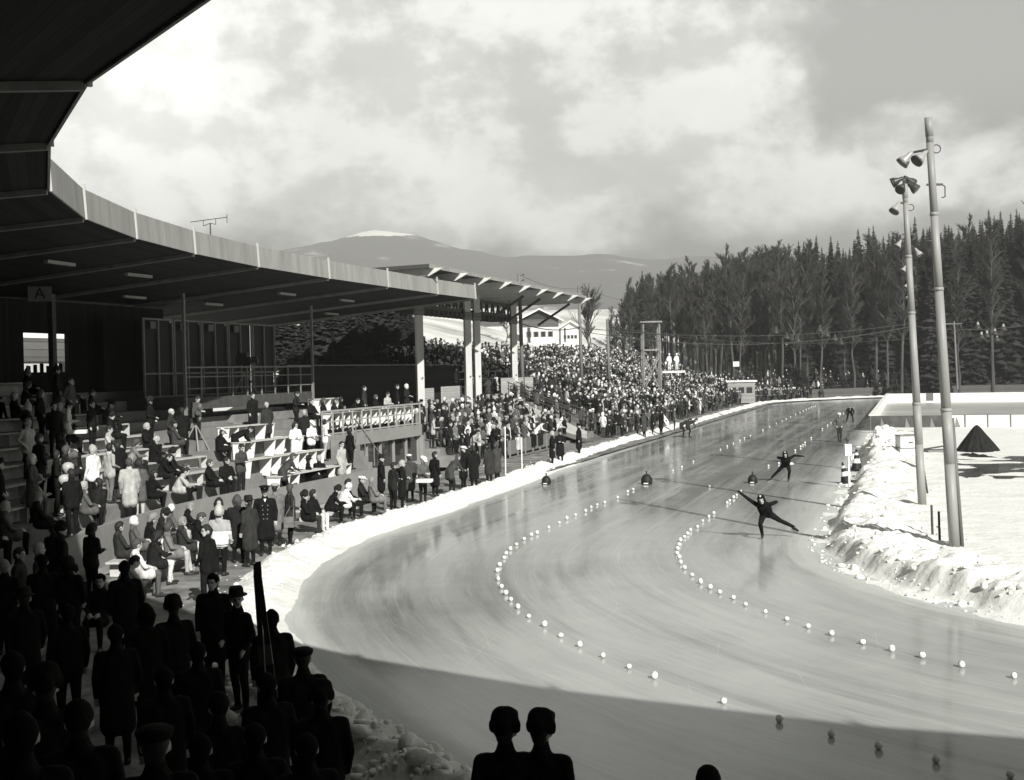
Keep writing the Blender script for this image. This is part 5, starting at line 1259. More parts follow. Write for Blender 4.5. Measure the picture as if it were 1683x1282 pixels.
# --- named spectators on the tiers and the press terrace
PT = [
 (45, 690, 'pockets', -20, 'light', 'dark', 'hair', 'fair', 'person in pale jacket standing dim in the shade at the far left'),
 (88, 676, 'stand', -30, 'black', 'black', 'hair', 'dark', 'man in dark suit behind the vendor carrying a white tray'),
 (110, 675, 'read', 30, 'cream', 'black', 'hair', 'dark', 'vendor in pale jacket holding a white tray in the shade'),
 (150, 673, 'stand', 10, 'black', 'black', 'hair', 'dark', 'man in dark suit and white collar right of the tray vendor'),
 (180, 702, 'sit', 20, 'light', 'black', 'hair', 'dark', 'seated person in light coat below the dark-suited man in the shade'),
 (246, 667, 'turned', 20, 'black', 'black', 'furhat', None, 'dark standing man with a grey fur hat in the shaded upper rows'),
 (281, 674, 'pockets', 15, 'dark', 'black', None, None, 'balding man in dark coat standing left of the man in number bib'),
 (299, 672, 'coat', 130, 'black', 'black', 'hair', 'dark', 'tall dark-coated man seen from behind beside the balding man'),
 (323, 660, 'read', -10, 'mid', 'charcoal', 'hair', 'dark', 'young man in grey pullover with white bib below the booths'),
 (415, 657, 'coat', -20, 'black', 'black', 'hair', 'dark', 'man with glasses in long dark coat below the film camera'),
 (438, 662, 'coat', 150, 'dark', 'black', 'hair', 'grey', 'man seen from behind with a pale collar above the topmost press desk'),
 (486, 645, 'read', 10, 'charcoal', 'black', 'hair', 'dark', 'bespectacled man reading behind the left end of the terrace rail'),
 (152, 742, 'stand', 165, 'white', 'black', 'longhair', 'grey', 'woman in white hooded jacket seen from behind on the tiers'),
 (179, 739, 'turned', 60, 'light', 'mid', 'hair', 'dark', 'dark-haired boy in pale sweater beside the woman in white jacket'),
 (193, 730, 'coat', 120, 'black', 'dark', 'hair', 'dark', 'dark-coated man right of the boy in pale sweater'),
 (217, 727, 'sit_read', 40, 'mid', 'charcoal', 'longhair', 'brown', 'long-haired woman in grey coat reading on the tiers'),
 (250, 715, 'sit_read', 45, 'black', 'black', 'knitcap', 'light', 'person with striped light cap bent over a paper in upper tiers'),
 (262, 745, 'sit_lean', 20, 'black', 'charcoal', 'hair', 'dark', 'dark crouching man below the person in striped light cap'),
 (52, 752, 'coat_folded', 10, 'grey', 'black', 'headscarf', 'cream', 'woman with pale headscarf standing in shade near the balloons'),
 (92, 766, 'turned', 30, 'black', 'black', 'hair', 'dark', 'dark child holding two balloons on the shaded tiers'),
 (44, 795, 'sit_lean', 45, 'light', 'mid', 'hair', 'fair', 'pale-jacketed person leaning forward on the left-hand tiers'),
 (212, 776, 'coat', 120, 'light', 'black', 'hair', 'brown', 'person in pale coat with rucksack turned away on the tiers'),
 (290, 762, 'sit_lean', 25, 'light', 'black', 'hair', 'dark', 'man in light jacket sitting bent forward on the sunny steps'),
 (306, 757, 'sit', 10, 'grey', 'charcoal', 'hair', 'brown', 'boy in grey jacket sitting right of the bent man'),
 (247, 812, 'sit_read', 60, 'black', 'black', 'hair', 'dark', 'dark-haired person in black bent over, above the front rows'),
 (228, 822, 'skirt', 100, 'grey', 'grey', 'longhair', 'dark', 'woman in patterned grey coat behind the front bench'),
 (162, 852, 'sit', 150, 'charcoal', 'black', 'hair', 'dark', 'person with white collar sitting with back turned, low on the tiers'),
 (117, 860, 'stand', 140, 'black', 'black', 'hair', 'dark', 'dark figure seen from behind at the left of the low tiers'),
 (360, 712, 'sit_read', 60, 'black', 'black', 'flatcap', 'cream', 'man in white cap reading, left of the big stooping man'),
 (392, 712, 'bent', 40, 'black', 'black', 'hair', 'dark', 'large dark-coated man stooping over beside the white-capped reader'),
 (395, 745, 'read', -15, 'brown', 'charcoal', 'hair', 'dark', 'man in dull parka standing left of the press desks, looking down'),
 (345, 777, 'sit', 10, 'black', 'black', 'hair', 'brown', 'person in black sitting on the steps left of the parka man'),
 (372, 782, 'sit_turn', -40, 'black', 'black', 'hair', 'dark', 'hunched person in black sitting just below the parka man'),
 (485, 690, 'coat_folded', -30, 'white', 'black', 'longhair', 'dark', 'dark-haired woman in white coat, leftmost of three in white'),
 (500, 682, 'stand', 110, 'charcoal', 'black', 'hair', 'grey', 'dark-coated man behind the three people in white'),
 (511, 697, 'read', -20, 'white', 'black', 'flatcap', 'white', 'man in white jacket and white cap, middle of three in white'),
 (533, 692, 'turned', 40, 'white', 'light', 'hair', 'dark', 'man in long white coat seen side-on, rightmost of three in white'),
 (468, 760, 'lean', 60, 'brown', 'black', 'hair', 'brown', 'man in brown coat leaning over the lowest press desk'),
 (508, 756, 'sit_turn', 30, 'black', 'black', 'brimhat', None, 'man in brimmed hat and white collar between the press desks'),
 (525, 752, 'sit_turn', 90, 'black', 'black', 'hair', 'grey', 'balding man in black coat right of the brimmed-hat man'),
 (561, 727, 'coat', -10, 'light', 'charcoal', 'hair', 'dark', 'man in light raincoat standing at the right end of the desks'),
 (575, 713, 'stand', 60, 'black', 'black', 'longhair', 'dark', 'dark-haired person in black behind the man in light raincoat'),
]
for x, y, pose, rel, top, lg, hd, hm, lab in PT: on_tier(x, y, pose, rel, top=top, legs=lg, head=hd, hm=hm, label=lab)
# --- behind the terrace rail
TX = [(512, 656, 'sit', 'black', 'man in sunglasses, dark suit and tie at the terrace desk'), (532, 657, 'sit_turn', 'black', 'man in dark coat at the terrace desk, second from its left end'), (547, 661, 'sit_read', 'charcoal', 'man bent over the terrace desk between two dark-coated men'), (561, 660, 'sit_turn', 'black', 'man in black coat leaning forward at the middle of the terrace desk'),
      (578, 652, 'sit_lean', 'black', 'dark hunched man at the terrace desk below the glass corner'), (598, 640, 'stand', 'dark', 'standing man in grey-dark coat at the back of the terrace'), (618, 647, 'sit_turn', 'black', 'dark man left of the small white desk at the terrace back'), (636, 643, 'read', 'light', 'person in light jacket behind the small white terrace desk'), (652, 636, 'stand', 'black', 'standing dark man right of the small white terrace desk'), (668, 640, 'coat_folded', 'charcoal', 'dark-coated person with pale hood near the terrace column')]
for i, (x, y, pose, top, lab) in enumerate(TX): on_tier(x, y, pose, rp.uniform(-20, 25), (), TERR, top=top, legs='black', head='hair' if i != 9 else 'headscarf', hm=rp.choice(['dark', 'brown']) if i != 9 else 'cream', label=lab)
# --- people on the path and the two front benches
PP = [
 (360, 826, 'skirt', 90, 'black', 'black', 'longhair', 'dark', 'girl in black turned away, left of the woman in long coat'),
 (390, 822, 'coat', 100, 'charcoal', 'black', 'longhair', 'brown', 'woman in long dark coat seen from behind beside the parapet'),
 (409, 822, 'coat', 150, 'dark', 'black', 'brimhat', None, 'man in brimmed hat and loose dark coat seen from behind'),
 (452, 803, 'coat', 100, 'mid', 'charcoal', 'flatcap', 'grey', 'man in grey coat by the parapet, behind the bag carrier'),
 (476, 814, 'turned', 40, 'dark', 'black', 'hair', 'brown', 'young man in dark jacket with a pale shoulder bag, turning round'),
 (340, 877, 'turned', 150, 'black', 'black', 'hair', 'dark', 'dark-haired man in black beside the boy in patterned sweater'),
 (501, 817, 'sit', 20, 'black', 'dark', 'furhat', None, 'seated man in black coat and large fur hat on the path bench'),
 (515, 813, 'sit_turn', -10, 'black', 'cream', 'hair', 'dark', 'young person in black with pale trousers on the path bench'),
 (540, 804, 'sit_lean', 30, 'black', 'black', 'furhat', None, 'person in dark fur hat bent forward on the path bench'),
 (560, 803, 'sit_lean', 50, 'white', 'black', 'knitcap', 'white', 'person in white coat and white cap on the path bench'),
 (573, 793, 'sit', 20, 'black', 'black', 'longhair', 'dark', 'dark-haired woman in black right of the white-coated person'),
 (595, 787, 'sit', 10, 'charcoal', 'black', 'flatcap', 'white', 'man in dark coat and round white cap on the path bench'),
 (612, 788, 'sit_turn', 40, 'mid', 'mid', 'hair', 'fair', 'person in grey coat right of the round white cap'),
 (626, 755, 'coat', 30, 'black', 'black', 'brimhat', None, 'tall man in black hat and coat by the stair handrail'),
 (645, 770, 'read', 60, 'charcoal', 'black', 'hair', 'dark', 'dark-coated person right of the tall man in black hat'),
 (660, 764, 'coat_folded', 20, 'black', 'black', 'hair', 'grey', 'man in black coat below the press box windows'),
 (672, 752, 'coat', 120, 'brown', 'black', 'flatcap', 'cream', 'man in brown coat and pale cap turned to the press box'),
 (694, 763, 'read', -30, 'grey', 'charcoal', 'flatcap', 'white', 'vendor in white cap carrying a flat white tray on the path'),
 (714, 748, 'coat', 60, 'black', 'black', 'hair', 'dark', 'man in black coat right of the white-capped vendor'),
 (742, 752, 'lean', 60, 'brown', 'charcoal', 'hair', 'brown', 'person in brown coat bending over on the path'),
 (761, 738, 'coat', -10, 'black', 'black', 'flatcap', 'white', 'man in white cap, black coat and white shirt on the path'),
 (778, 740, 'coat', 140, 'black', 'black', 'hair', 'dark', 'broad man in black seen from behind, right of the white-shirted man'),
 (803, 735, 'coat', 150, 'dark', 'black', 'flatcap', 'dark', 'left of two men in long dark coats seen from behind at the barrier'),
 (816, 739, 'coat', 165, 'brown', 'black', 'hair', 'brown', 'right of two men in long coats seen from behind at the barrier'),
 (907, 713, 'coat', 20, 'black', 'black', 'hair', 'grey', 'grey-haired man of the pair in black coats on the snow bank'),
 (920, 714, 'coat_folded', -60, 'black', 'black', 'brimhat', None, 'hatted one of the pair in black coats on the snow bank'),
 (951, 701, 'policeman', 0, 'black', 'black', 'peaked', None, 'guard in dark uniform coat standing alone by the board ramp'),
 (983, 679, 'coat', 10, 'brown', 'black', 'hair', 'brown', 'man in brown coat just right of the board ramp'),
 (1011, 679, 'coat', 30, 'black', 'black', 'peaked', None, 'man in black coat and peaked cap, first right of the pale boards'),
 (1022, 681, 'stand', -10, 'charcoal', 'black', 'hair', 'dark', 'man in dark jacket next to the black peaked cap'),
 (1047, 679, 'coat', 20, 'dark', 'black', 'knitcap', 'cream', 'woman in dark coat and pale cap at the snow bank'),
 (1058, 681, 'coat', 160, 'brown', 'black', 'hair', 'dark', 'person in brown coat with back turned at the snow bank'),
 (1072, 677, 'coat', 10, 'black', 'black', 'hair', 'dark', 'black-coated man left of the white flag'),
 (1086, 677, 'coat_folded', 40, 'black', 'black', 'brimhat', None, 'black-coated man in hat holding the white flag'),
 (1108, 675, 'stand', 10, 'grey', 'dark', 'hair', 'dark', 'man in grey jacket right of the white flag'),
]
for x, y, pose, rel, top, lg, hd, hm, lab in PP: on_path(x, y, pose, rel, top=top, legs=lg, head=hd, hm=hm, label=lab)
# two bending over on the ice edge
for k, (px, py, rl) in enumerate(((1124, 719, -70), (1134, 719, -95))):
    p = at_z(px, py); person('bent', p, R(65-rl*.2), 'dark', 'charcoal', 'hair', 'dark', 1.0, ('left', 'right')[k]+' one of two figures bending down at the edge of the ice', 'two figures bending at the ice edge')
for k, (dx, lab) in enumerate(((-.35, 'left one of two people in white on the little white platform'), (.4, 'right one of two people in white on the little white platform'))):
    person('pockets', PLAT+Vector((dx, 0, .1)), .5, 'white', 'cream', 'knitcap', 'white', 1.0, lab)
# --- seated rows on the near bench
BN = [(197, 893, 'sit', 33.2, 'dark', 'black', 'hair', 'dark'), (222, 893, 'sit_turn', 33.2, 'grey', 'charcoal', 'headscarf', 'white'), (243, 884, 'sit_read', 33.2, 'black', 'cream', 'longhair', 'fair'), (262, 868, 'sit_read', 33.2, 'charcoal', 'dark', 'furhat', None), (283, 864, 'sit_turn', 33.2, 'grey', 'light', 'knitcap', 'white'), (305, 864, 'sit_read', 33.2, 'black', 'black', 'hair', 'fair'),
      (198, 920, 'sit_lean', 31.9, 'light', 'mid', 'hair', 'dark'), (226, 912, 'sit', 31.9, 'cream', 'grey', 'hair', 'brown'), (250, 905, 'sit_read', 31.9, 'charcoal', 'cream', 'longhair', 'dark'), (278, 893, 'sit_turn', 31.9, 'mid', 'light', 'hair', 'brown'), (300, 887, 'sit', 31.9, 'dark', 'cream', 'hair', 'fair'), (322, 878, 'sit_read', 31.9, 'black', 'dark', 'hair', 'brown')]
ordn = 'first second third fourth fifth sixth seventh eighth ninth tenth eleventh twelfth thirteenth fourteenth fifteenth sixteenth seventeenth eighteenth nineteenth twentieth'.split()
def ordinal(n):
    if n < 20: return ordn[n]
    return ('twenty-', 'thirty-', 'forty-')[n//10-2]+ordn[n % 10] if n % 10 else 'twenty-first'
def ordi(n):   # n from 0
    n += 1
    if n <= 20: return ordn[n-1]
    t = {2: 'twenty', 3: 'thirty', 4: 'forty'}[n//10]
    return t+'-'+ordn[n % 10-1] if n % 10 else {3: 'thirtieth', 4: 'fortieth'}[n//10]
for rr, nm in ((33.2, 'rear'), (31.9, 'front')):
    row = sorted([b for b in BN if b[3] == rr])
    for i, (x, y, pose, r_, top, lg, hd, hm) in enumerate(row):
        z = .08; s = s_at(x, rr, z+1.15); p = S(s, rr, z)
        person(pose, p, yaw_of(inward(s))+R(25+rp.uniform(-12, 12)), top, lg, hd, hm, 1.0, '%s from left on the %s path bench, %s top, %s' % (ordi(i), nm, TONE[top], HNAME[hd]), 'people seated on the near path benches')
    s0 = s_at(186, rr, .5); s1 = s_at(335, rr, .5); mb = MB(); g = thing('path_bench', S((s0+s1)/2, rr+.02, .08), '%s plank bench on the path under the seated spectators at lower left' % nm, 'bench')
    for a, b in zip(np.linspace(s0, s1, 6)[:-1], np.linspace(s0, s1, 6)[1:]): mb.bar(S(a, rr+.03, .46), S(b, rr+.03, .46), .32, .05)
    mb.build('seat', mat('bench_board', .46), g)
    for s in np.linspace(s0+.3, s1-.3, 4): MB().bar(S(s, rr+.03, .05), S(s, rr+.03, .44), .08, .28, 0, rad(s)).build('leg', mat('bench_board', .46), g)
rr = 32.2; s0 = s_at(492, rr, .4); s1 = s_at(622, rr, .4); g = thing('path_bench', S((s0+s1)/2, rr, .1), 'long plank bench below the parapet with spectators in fur hats', 'bench')
MB().bar(S(s0, rr, .46), S(s1, rr, .46), .32, .05).build('seat', mat('bench_board', .46), g)
for s in np.linspace(s0+.3, s1-.3, 4): MB().bar(S(s, rr, .05), S(s, rr, .44), .08, .28, 0, rad(s)).build('leg', mat('bench_board', .46), g)

# --- packed terrace under the canopy: every spectator
COLR = ['black']*5+['charcoal']*5+['dark']*4+['brown']*3+['grey']*3+['mid']*2+['light']*2+['cream', 'white']
HR = ['hair']*11+['longhair']*3+['knitcap']*2+['flatcap', 'brimhat', 'headscarf', 'bobble', 'furhat']
def rnd_head():
    h = rp.choice(HR)
    hm = rp.choice(['dark', 'dark', 'brown', 'brown', 'fair', 'grey']) if h in ('hair', 'longhair') else (None if h in ('brimhat', 'furhat') else rp.choice(['white', 'cream', 'light', 'dark', 'grey']))
    return h, hm
MASS = []
for k in range(7):
    r = 34.5+k*.9+.35; z = tz2(34.5+k*.9); s = 24.7 if k else 24.5; row = []
    while s < (44.2 if k < 6 else 38):
        if rp.random() > .06 and not (abs(r-40) < .5 and min(abs(s-31.2), abs(s-39.5), abs(s-41.3)) < .5):
            row.append((s, S(s+rp.uniform(-.12, .12), r+rp.uniform(-.15, .2), z)))
        s += .74
    row.sort(key=lambda t: proj(t[1]+Vector((0, 0, 1.6)))[0])
    for i, (s, p) in enumerate(row):
        if k > 4: continue
        if k > 2: MASS.append((p.x, p.y, p.z, yaw_of(inward(s))+R(rp.uniform(-25, 75)), rp.uniform(.92, 1.03))); continue
        h, hm = rnd_head(); top = rp.choice(COLR)
        person(rp.choice(['stand', 'pockets', 'coat', 'coat_folded', 'read', 'turned', 'pockets', 'lean']), p, yaw_of(inward(s))+R(rp.uniform(-25, 75)), top, rp.choice(['black', 'charcoal', 'dark', 'grey']), h, hm, rp.uniform(.9, 1.03),
               '%s from left in %s row up of the terrace crowd, %s clothes, %s' % (ordi(i), ordi(k), TONE[top], HNAME[h]), 'spectators packed on the terrace under the canopy')
# coats over the barrier
for k, (sx_, M) in enumerate(((33.2, 'black'), (34.6, 'charcoal'), (30.4, 'cream'))):
    g = MB().frame(S(sx_, 33.9, .86), (S(1, 0)-S(0, 0)).normalized(), rad(5), (0, 0, 1), .34, .10, .34).build('draped_coat', FAB[M]); tag(g, ('black coat hanging over the terrace barrier', 'dark coat over the barrier, right of the black one', 'pale blanket hanging over the left of the terrace barrier')[k], 'coat')

# --- the great crowd on the bank: too many to count, one object
def low_poly(pose, head, faces):
    me, Mh = BODY[pose]; out = []
    for m_, X, ratio in ((me, None, faces/len(me.polygons)), (HEADW[head], Mh, 34/max(1, len(HEADW[head].polygons)))):
        o = bpy.data.objects.new('tmp', m_); COL.objects.link(o); d = o.modifiers.new('d', 'DECIMATE'); d.ratio = min(1, ratio)
        dg = bpy.context.evaluated_depsgraph_get(); e = bpy.data.meshes.new_from_object(o.evaluated_get(dg)); e.calc_loop_triangles()
        V = np.array([v.co for v in e.vertices]); F = np.array([t.vertices for t in e.loop_triangles]); MI = np.array([t.material_index for t in e.loop_triangles])
        if X is not None: A4 = np.array(X); V = V@A4[:3, :3].T+A4[:3, 3]; MI = np.full(len(F), 6)
        out.append((V, F, MI)); bpy.data.objects.remove(o); bpy.data.meshes.remove(e)
    V = np.vstack([out[0][0], out[1][0]]); F = np.vstack([out[0][1], out[1][1]+len(out[0][0])]); return V, F, np.concatenate([out[0][2], out[1][2]])
def crowd(name, places, tmpl, label):
    slots = [SKIN]+[FAB[k] for k in ('black', 'charcoal', 'dark', 'brown', 'grey', 'mid', 'light', 'cream', 'white')]+[SHOE, HAIRM['dark'], HAIRM['brown'], HAIRM['fair']]
    rs = np.random.RandomState(4); VV = []; FF = []; MM = []; off = 0
    topw = np.array([6, 6, 5, 3.5, 2.6, 1.4, .8, .4, .4]); topw /= topw.sum()
    for x, y, z, yaw, sc in places:
        V, F, MI = tmpl[rs.randint(len(tmpl))]; c, s_ = math.cos(yaw), math.sin(yaw)
        VV.append(np.stack([x+sc*(V[:, 0]*c-V[:, 1]*s_), y+sc*(V[:, 0]*s_+V[:, 1]*c), z+sc*V[:, 2]], 1)); FF.append(F+off); off += len(V)
        t = 1+rs.choice(9, p=topw); lg = 1+rs.choice(5); hr = rs.choice([11, 11, 11, 12, 12, 13, 1, 5, 8, 9]); MM.append(np.array([0, t, lg, 10, 11, t, hr])[MI])
    V = np.vstack(VV); F = np.vstack(FF); Mi = np.concatenate(MM); me = bpy.data.meshes.new(name)
    me.vertices.add(len(V)); me.vertices.foreach_set('co', V.ravel().astype(np.float32)); me.loops.add(F.size); me.loops.foreach_set('vertex_index', F.ravel().astype(np.int32))
    me.polygons.add(len(F)); me.polygons.foreach_set('loop_start', (np.arange(len(F))*3).astype(np.int32)); me.polygons.foreach_set('loop_total', np.full(len(F), 3, np.int32))
    for M in slots: me.materials.append(M)
    me.polygons.foreach_set('material_index', Mi.astype(np.int32)); me.update(calc_edges=True); me.polygons.foreach_set('use_smooth', [True]*len(F)); me.validate()
    o = bpy.data.objects.new(name, me); COL.objects.link(o); return tag(o, label, 'crowd', None, 'stuff')
TM = [low_poly(p, h, f) for p, h, f in (('stand', 'hair', 170), ('pockets', 'longhair', 170), ('coat', 'hair', 150), ('coat_folded', 'knitcap', 160), ('turned', 'hair', 170), ('read', 'flatcap', 170), ('skirt', 'headscarf', 160), ('pockets', 'brimhat', 170))]
pl = list(MASS)
for k in range(23):
    r = 33.3+k*.80; s = 47.6 if k < 11 else 45.0
    while s < LS+22:
        if rp.random() > .05*(1+max(0, s-105)*.12)+.75*float(sstep(.60, .72, vnoise(np.array([s*.42]), np.array([r*.55]))[0])) and not (k < 9 and 45 < s < 48):
            q = S(s, r+rp.uniform(-.2, .2)); pl.append((q.x, q.y, gz(q.x, q.y)+.02, yaw_of(inward(s))+R(rp.uniform(-50, 95)), rp.choice([rp.uniform(.93, 1.06), rp.uniform(.78, 1.08)])))
        s += .60+rp.uniform(-.06, .1)+(max(0, s-100)*.004)
crowd('bank_crowd', pl, TM, 'great crowd packed on the sloping bank along the straight')
pl = []
for k in range(6):
    s = LS+8
    while s < LS+88:
        if rp.random() < (.55 if s < LS+40 else .22):
            q = S(s, 36.4+k*.9); pl.append((q.x, q.y, max(.1, .5+k*.42), yaw_of(inward(min(s, LS+80)))+R(rp.uniform(-40, 40)), rp.uniform(.85, 1)))
        s += rp.uniform(.6, 1.3)
for s in np.arange(LS+6, LS+26, .8):
    if rp.random() < .6: q = S(s, 32.9+rp.uniform(0, .6)); pl.append((q.x, q.y, .1, yaw_of(inward(s)), 1))
crowd('far_crowd', pl, TM[:5], 'thin crowd on the benches round the far bend')

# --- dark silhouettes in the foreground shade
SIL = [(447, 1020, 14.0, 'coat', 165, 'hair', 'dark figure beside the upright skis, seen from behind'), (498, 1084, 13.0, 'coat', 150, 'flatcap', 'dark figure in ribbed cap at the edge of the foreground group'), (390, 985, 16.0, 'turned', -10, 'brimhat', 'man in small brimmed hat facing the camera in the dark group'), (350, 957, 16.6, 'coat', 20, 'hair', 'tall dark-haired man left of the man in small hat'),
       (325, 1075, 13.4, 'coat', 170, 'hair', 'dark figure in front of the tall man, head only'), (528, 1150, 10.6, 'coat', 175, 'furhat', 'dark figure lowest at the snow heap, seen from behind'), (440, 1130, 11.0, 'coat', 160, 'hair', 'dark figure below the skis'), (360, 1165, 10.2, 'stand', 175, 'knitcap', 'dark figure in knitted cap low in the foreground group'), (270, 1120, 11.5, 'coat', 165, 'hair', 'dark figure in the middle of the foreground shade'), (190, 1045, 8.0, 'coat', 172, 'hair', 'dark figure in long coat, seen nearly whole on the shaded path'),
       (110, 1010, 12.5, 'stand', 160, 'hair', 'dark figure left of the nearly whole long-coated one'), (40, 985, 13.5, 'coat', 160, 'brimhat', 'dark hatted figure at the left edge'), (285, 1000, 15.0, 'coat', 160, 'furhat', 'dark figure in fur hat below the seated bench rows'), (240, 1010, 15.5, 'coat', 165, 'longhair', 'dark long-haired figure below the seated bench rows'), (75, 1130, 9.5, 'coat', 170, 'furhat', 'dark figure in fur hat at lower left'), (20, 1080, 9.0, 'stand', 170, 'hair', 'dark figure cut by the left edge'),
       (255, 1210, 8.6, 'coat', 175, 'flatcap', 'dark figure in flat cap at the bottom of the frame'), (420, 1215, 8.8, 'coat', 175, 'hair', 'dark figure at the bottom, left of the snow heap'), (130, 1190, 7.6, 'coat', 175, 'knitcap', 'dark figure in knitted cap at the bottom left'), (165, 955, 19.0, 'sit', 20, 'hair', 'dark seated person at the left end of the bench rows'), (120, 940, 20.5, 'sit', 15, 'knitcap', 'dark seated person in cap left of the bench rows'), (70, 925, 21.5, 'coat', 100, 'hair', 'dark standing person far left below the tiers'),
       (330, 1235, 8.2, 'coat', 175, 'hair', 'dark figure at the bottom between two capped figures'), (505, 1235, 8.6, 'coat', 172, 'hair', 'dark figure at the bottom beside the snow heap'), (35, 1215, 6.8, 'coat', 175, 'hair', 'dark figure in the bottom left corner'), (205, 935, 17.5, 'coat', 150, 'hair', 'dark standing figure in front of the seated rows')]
def floor_z(x, y):
    s, r = SR(x, y)
    if r < 34.25: return .1
    return zt(min(10, int((r-34.25)/1.05)))+(TUP if s < 3.2 else 0)
def ground_Y(x, y, Y, pose):
    # the distance, close to Y, at which this figure stands on the path or a tier
    best = None
    for q in np.arange(6.0, 26, .05):
        h = at_Y(x, y, q); d = abs(h.z-HH[pose]-floor_z(h.x, h.y)); c = d*6+abs(q-Y)*.25
        if best is None or c < best[0]: best = (c, q)
    return best[1]
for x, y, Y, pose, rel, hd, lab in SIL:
    Y = ground_Y(x, y, Y, pose); h = at_Y(x, y, Y); zf = floor_z(h.x, h.y); o = person(pose, (h.x, h.y, zf), (yaw_of((h.x, h.y))+R((rel % 7)-3)*2+R(9) if abs(rel) > 90 else R(rel)-.4), 'black', 'black', hd, 'black' if hd in ('knitcap', 'flatcap') else ('dark_shaded' if hd in ('hair', 'longhair') else ('black' if hd == 'furhat' else None)), 1.0, lab, None)
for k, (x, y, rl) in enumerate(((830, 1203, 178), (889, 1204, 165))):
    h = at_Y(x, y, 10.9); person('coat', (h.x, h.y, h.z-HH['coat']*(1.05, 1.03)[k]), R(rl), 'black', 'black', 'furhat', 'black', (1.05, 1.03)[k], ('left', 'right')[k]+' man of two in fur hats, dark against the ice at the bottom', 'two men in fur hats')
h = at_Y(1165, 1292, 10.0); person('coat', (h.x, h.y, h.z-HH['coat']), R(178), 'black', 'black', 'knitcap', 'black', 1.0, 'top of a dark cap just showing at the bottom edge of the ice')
def ski(px0, py0, px1, py1, Y, label):
    a = at_Y(px0, py0, Y+.15); b = at_Y(px1, py1, Y-.1); d = (a-b).normalized(); X = d.cross(Vector((0, 1, 0))).normalized(); Nn = X.cross(d)
    b = a-d*2.05
    g = thing('ski', b, label, 'ski', 'skis held upright')
    mb = MB(); mb.frame((a+b)/2, X, Nn, d, .034, .012, (a-b).length/2); mb.frame(a+d*.06-Nn*-.03, X, (Nn-d*.3).normalized(), (d+Nn*.3).normalized(), .036, .010, .09); mb.build('blade', BLACK, g)
    MB().frame((a+b)/2-Nn*.03, X, Nn, d, .04, .02, .12).build('binding', STEEL, g)
ski(421, 945, 432, 1100, 15.95, 'left one of two dark skis held upright against the snow'); ski(425, 942, 446, 1100, 15.8, 'right one of two dark skis held upright against the snow')
a = at_Y(432, 1040, 15.5); b = at_Y(441, 1150, 15.4); g = thing('ski_pole', b, 'thin pale ski pole leaning beside the upright skis', 'ski pole'); MB().tube(b-Vector((0, 0, .5)), a, .008).build('shaft', mat('bamboo', .2, .6), g); MB().lathe([(.05, 0), (.052, .01)], b-Vector((0, 0, .4)), 12).build('basket', STEEL, g)

# --- boy in the patterned sweater
def sweater():
    M = bpy.data.materials.new('patterned_knit'); M.use_nodes = True; nt = M.node_tree; L = nt.links; b = nt.nodes['Principled BSDF']; b.inputs['Roughness'].default_value = .95
    tc = nt.nodes.new('ShaderNodeTexCoord'); sp = nt.nodes.new('ShaderNodeSeparateXYZ'); L.new(tc.outputs['Object'], sp.inputs[0])
    def mth(op, a, b_=None):
        n = nt.nodes.new('ShaderNodeMath'); n.operation = op
        for i, x in enumerate((a, b_)):
            if x is None: continue
            if isinstance(x, (int, float)): n.inputs[i].default_value = x
            else: L.new(x, n.inputs[i])
        return n.outputs[0]
    z = sp.outputs[2]; w = mth('MULTIPLY', mth('SINE', mth('MULTIPLY', sp.outputs[0], 95.0)), mth('SINE', mth('MULTIPLY', z, 95.0)))
    pat = mth('GREATER_THAN', w, -.12); zone = mth('GREATER_THAN', z, .975)
    st = mth('GREATER_THAN', mth('SINE', mth('MULTIPLY', z, 130.0)), .1); low = mth('LESS_THAN', z, .70)
    dk = mth('MAXIMUM', mth('MULTIPLY', pat, zone), mth('MULTIPLY', st, low)); v = mth('SUBTRACT', .78, mth('MULTIPLY', dk, .70))
    cc = nt.nodes.new('ShaderNodeCombineColor'); [L.new(v, cc.inputs[i]) for i in range(3)]; L.new(cc.outputs[0], b.inputs['Base Color'])
    s, r, z0 = by_head(360, 884, 'child', 1.12, (), [(30.6, .1)]); p = S(s, r, z0)
    o = person('child', p, R(172), 'white', 'black', 'bobble', 'light', 1.12, 'boy in white sweater with dark knitted yoke and bobble hat, seen from behind'); o.material_slots[1].material = M
sweater()
# --- the officer in double-breasted coat
def officer():
    s, r, z = by_head(435, 826, 'policeman', 1.03, (), [(30.3, .12)]); p = S(s, r, z); yw = R(12)
    o = person('policeman', p, yw, 'black', 'black', 'peaked', None, 1.03, 'officer in peaked cap and long dark double-breasted coat with bright buttons')
    for k in range(4):
        for sx_ in (-.07, .07): b = MB().ball((sx_*(1-.12*k), -.158-.004*k, 1.30-.115*k), .013, 8, 5).build('button', mat('brass_button', .7, .3, metal=.6)); b.parent = o
    b = MB().ball((.0, -.135, 1.755), .018, 8, 5, 0, (1, .5, 1.2)).build('cap_badge', mat('brass_button', .7)); b.parent = o
    c = MB().prism([(-.035, -.135, 1.47), (.035, -.135, 1.47), (0, -.165, 1.38)], (0, .01, 0)).build('shirt_front', FAB['white']); c.parent = o
officer()

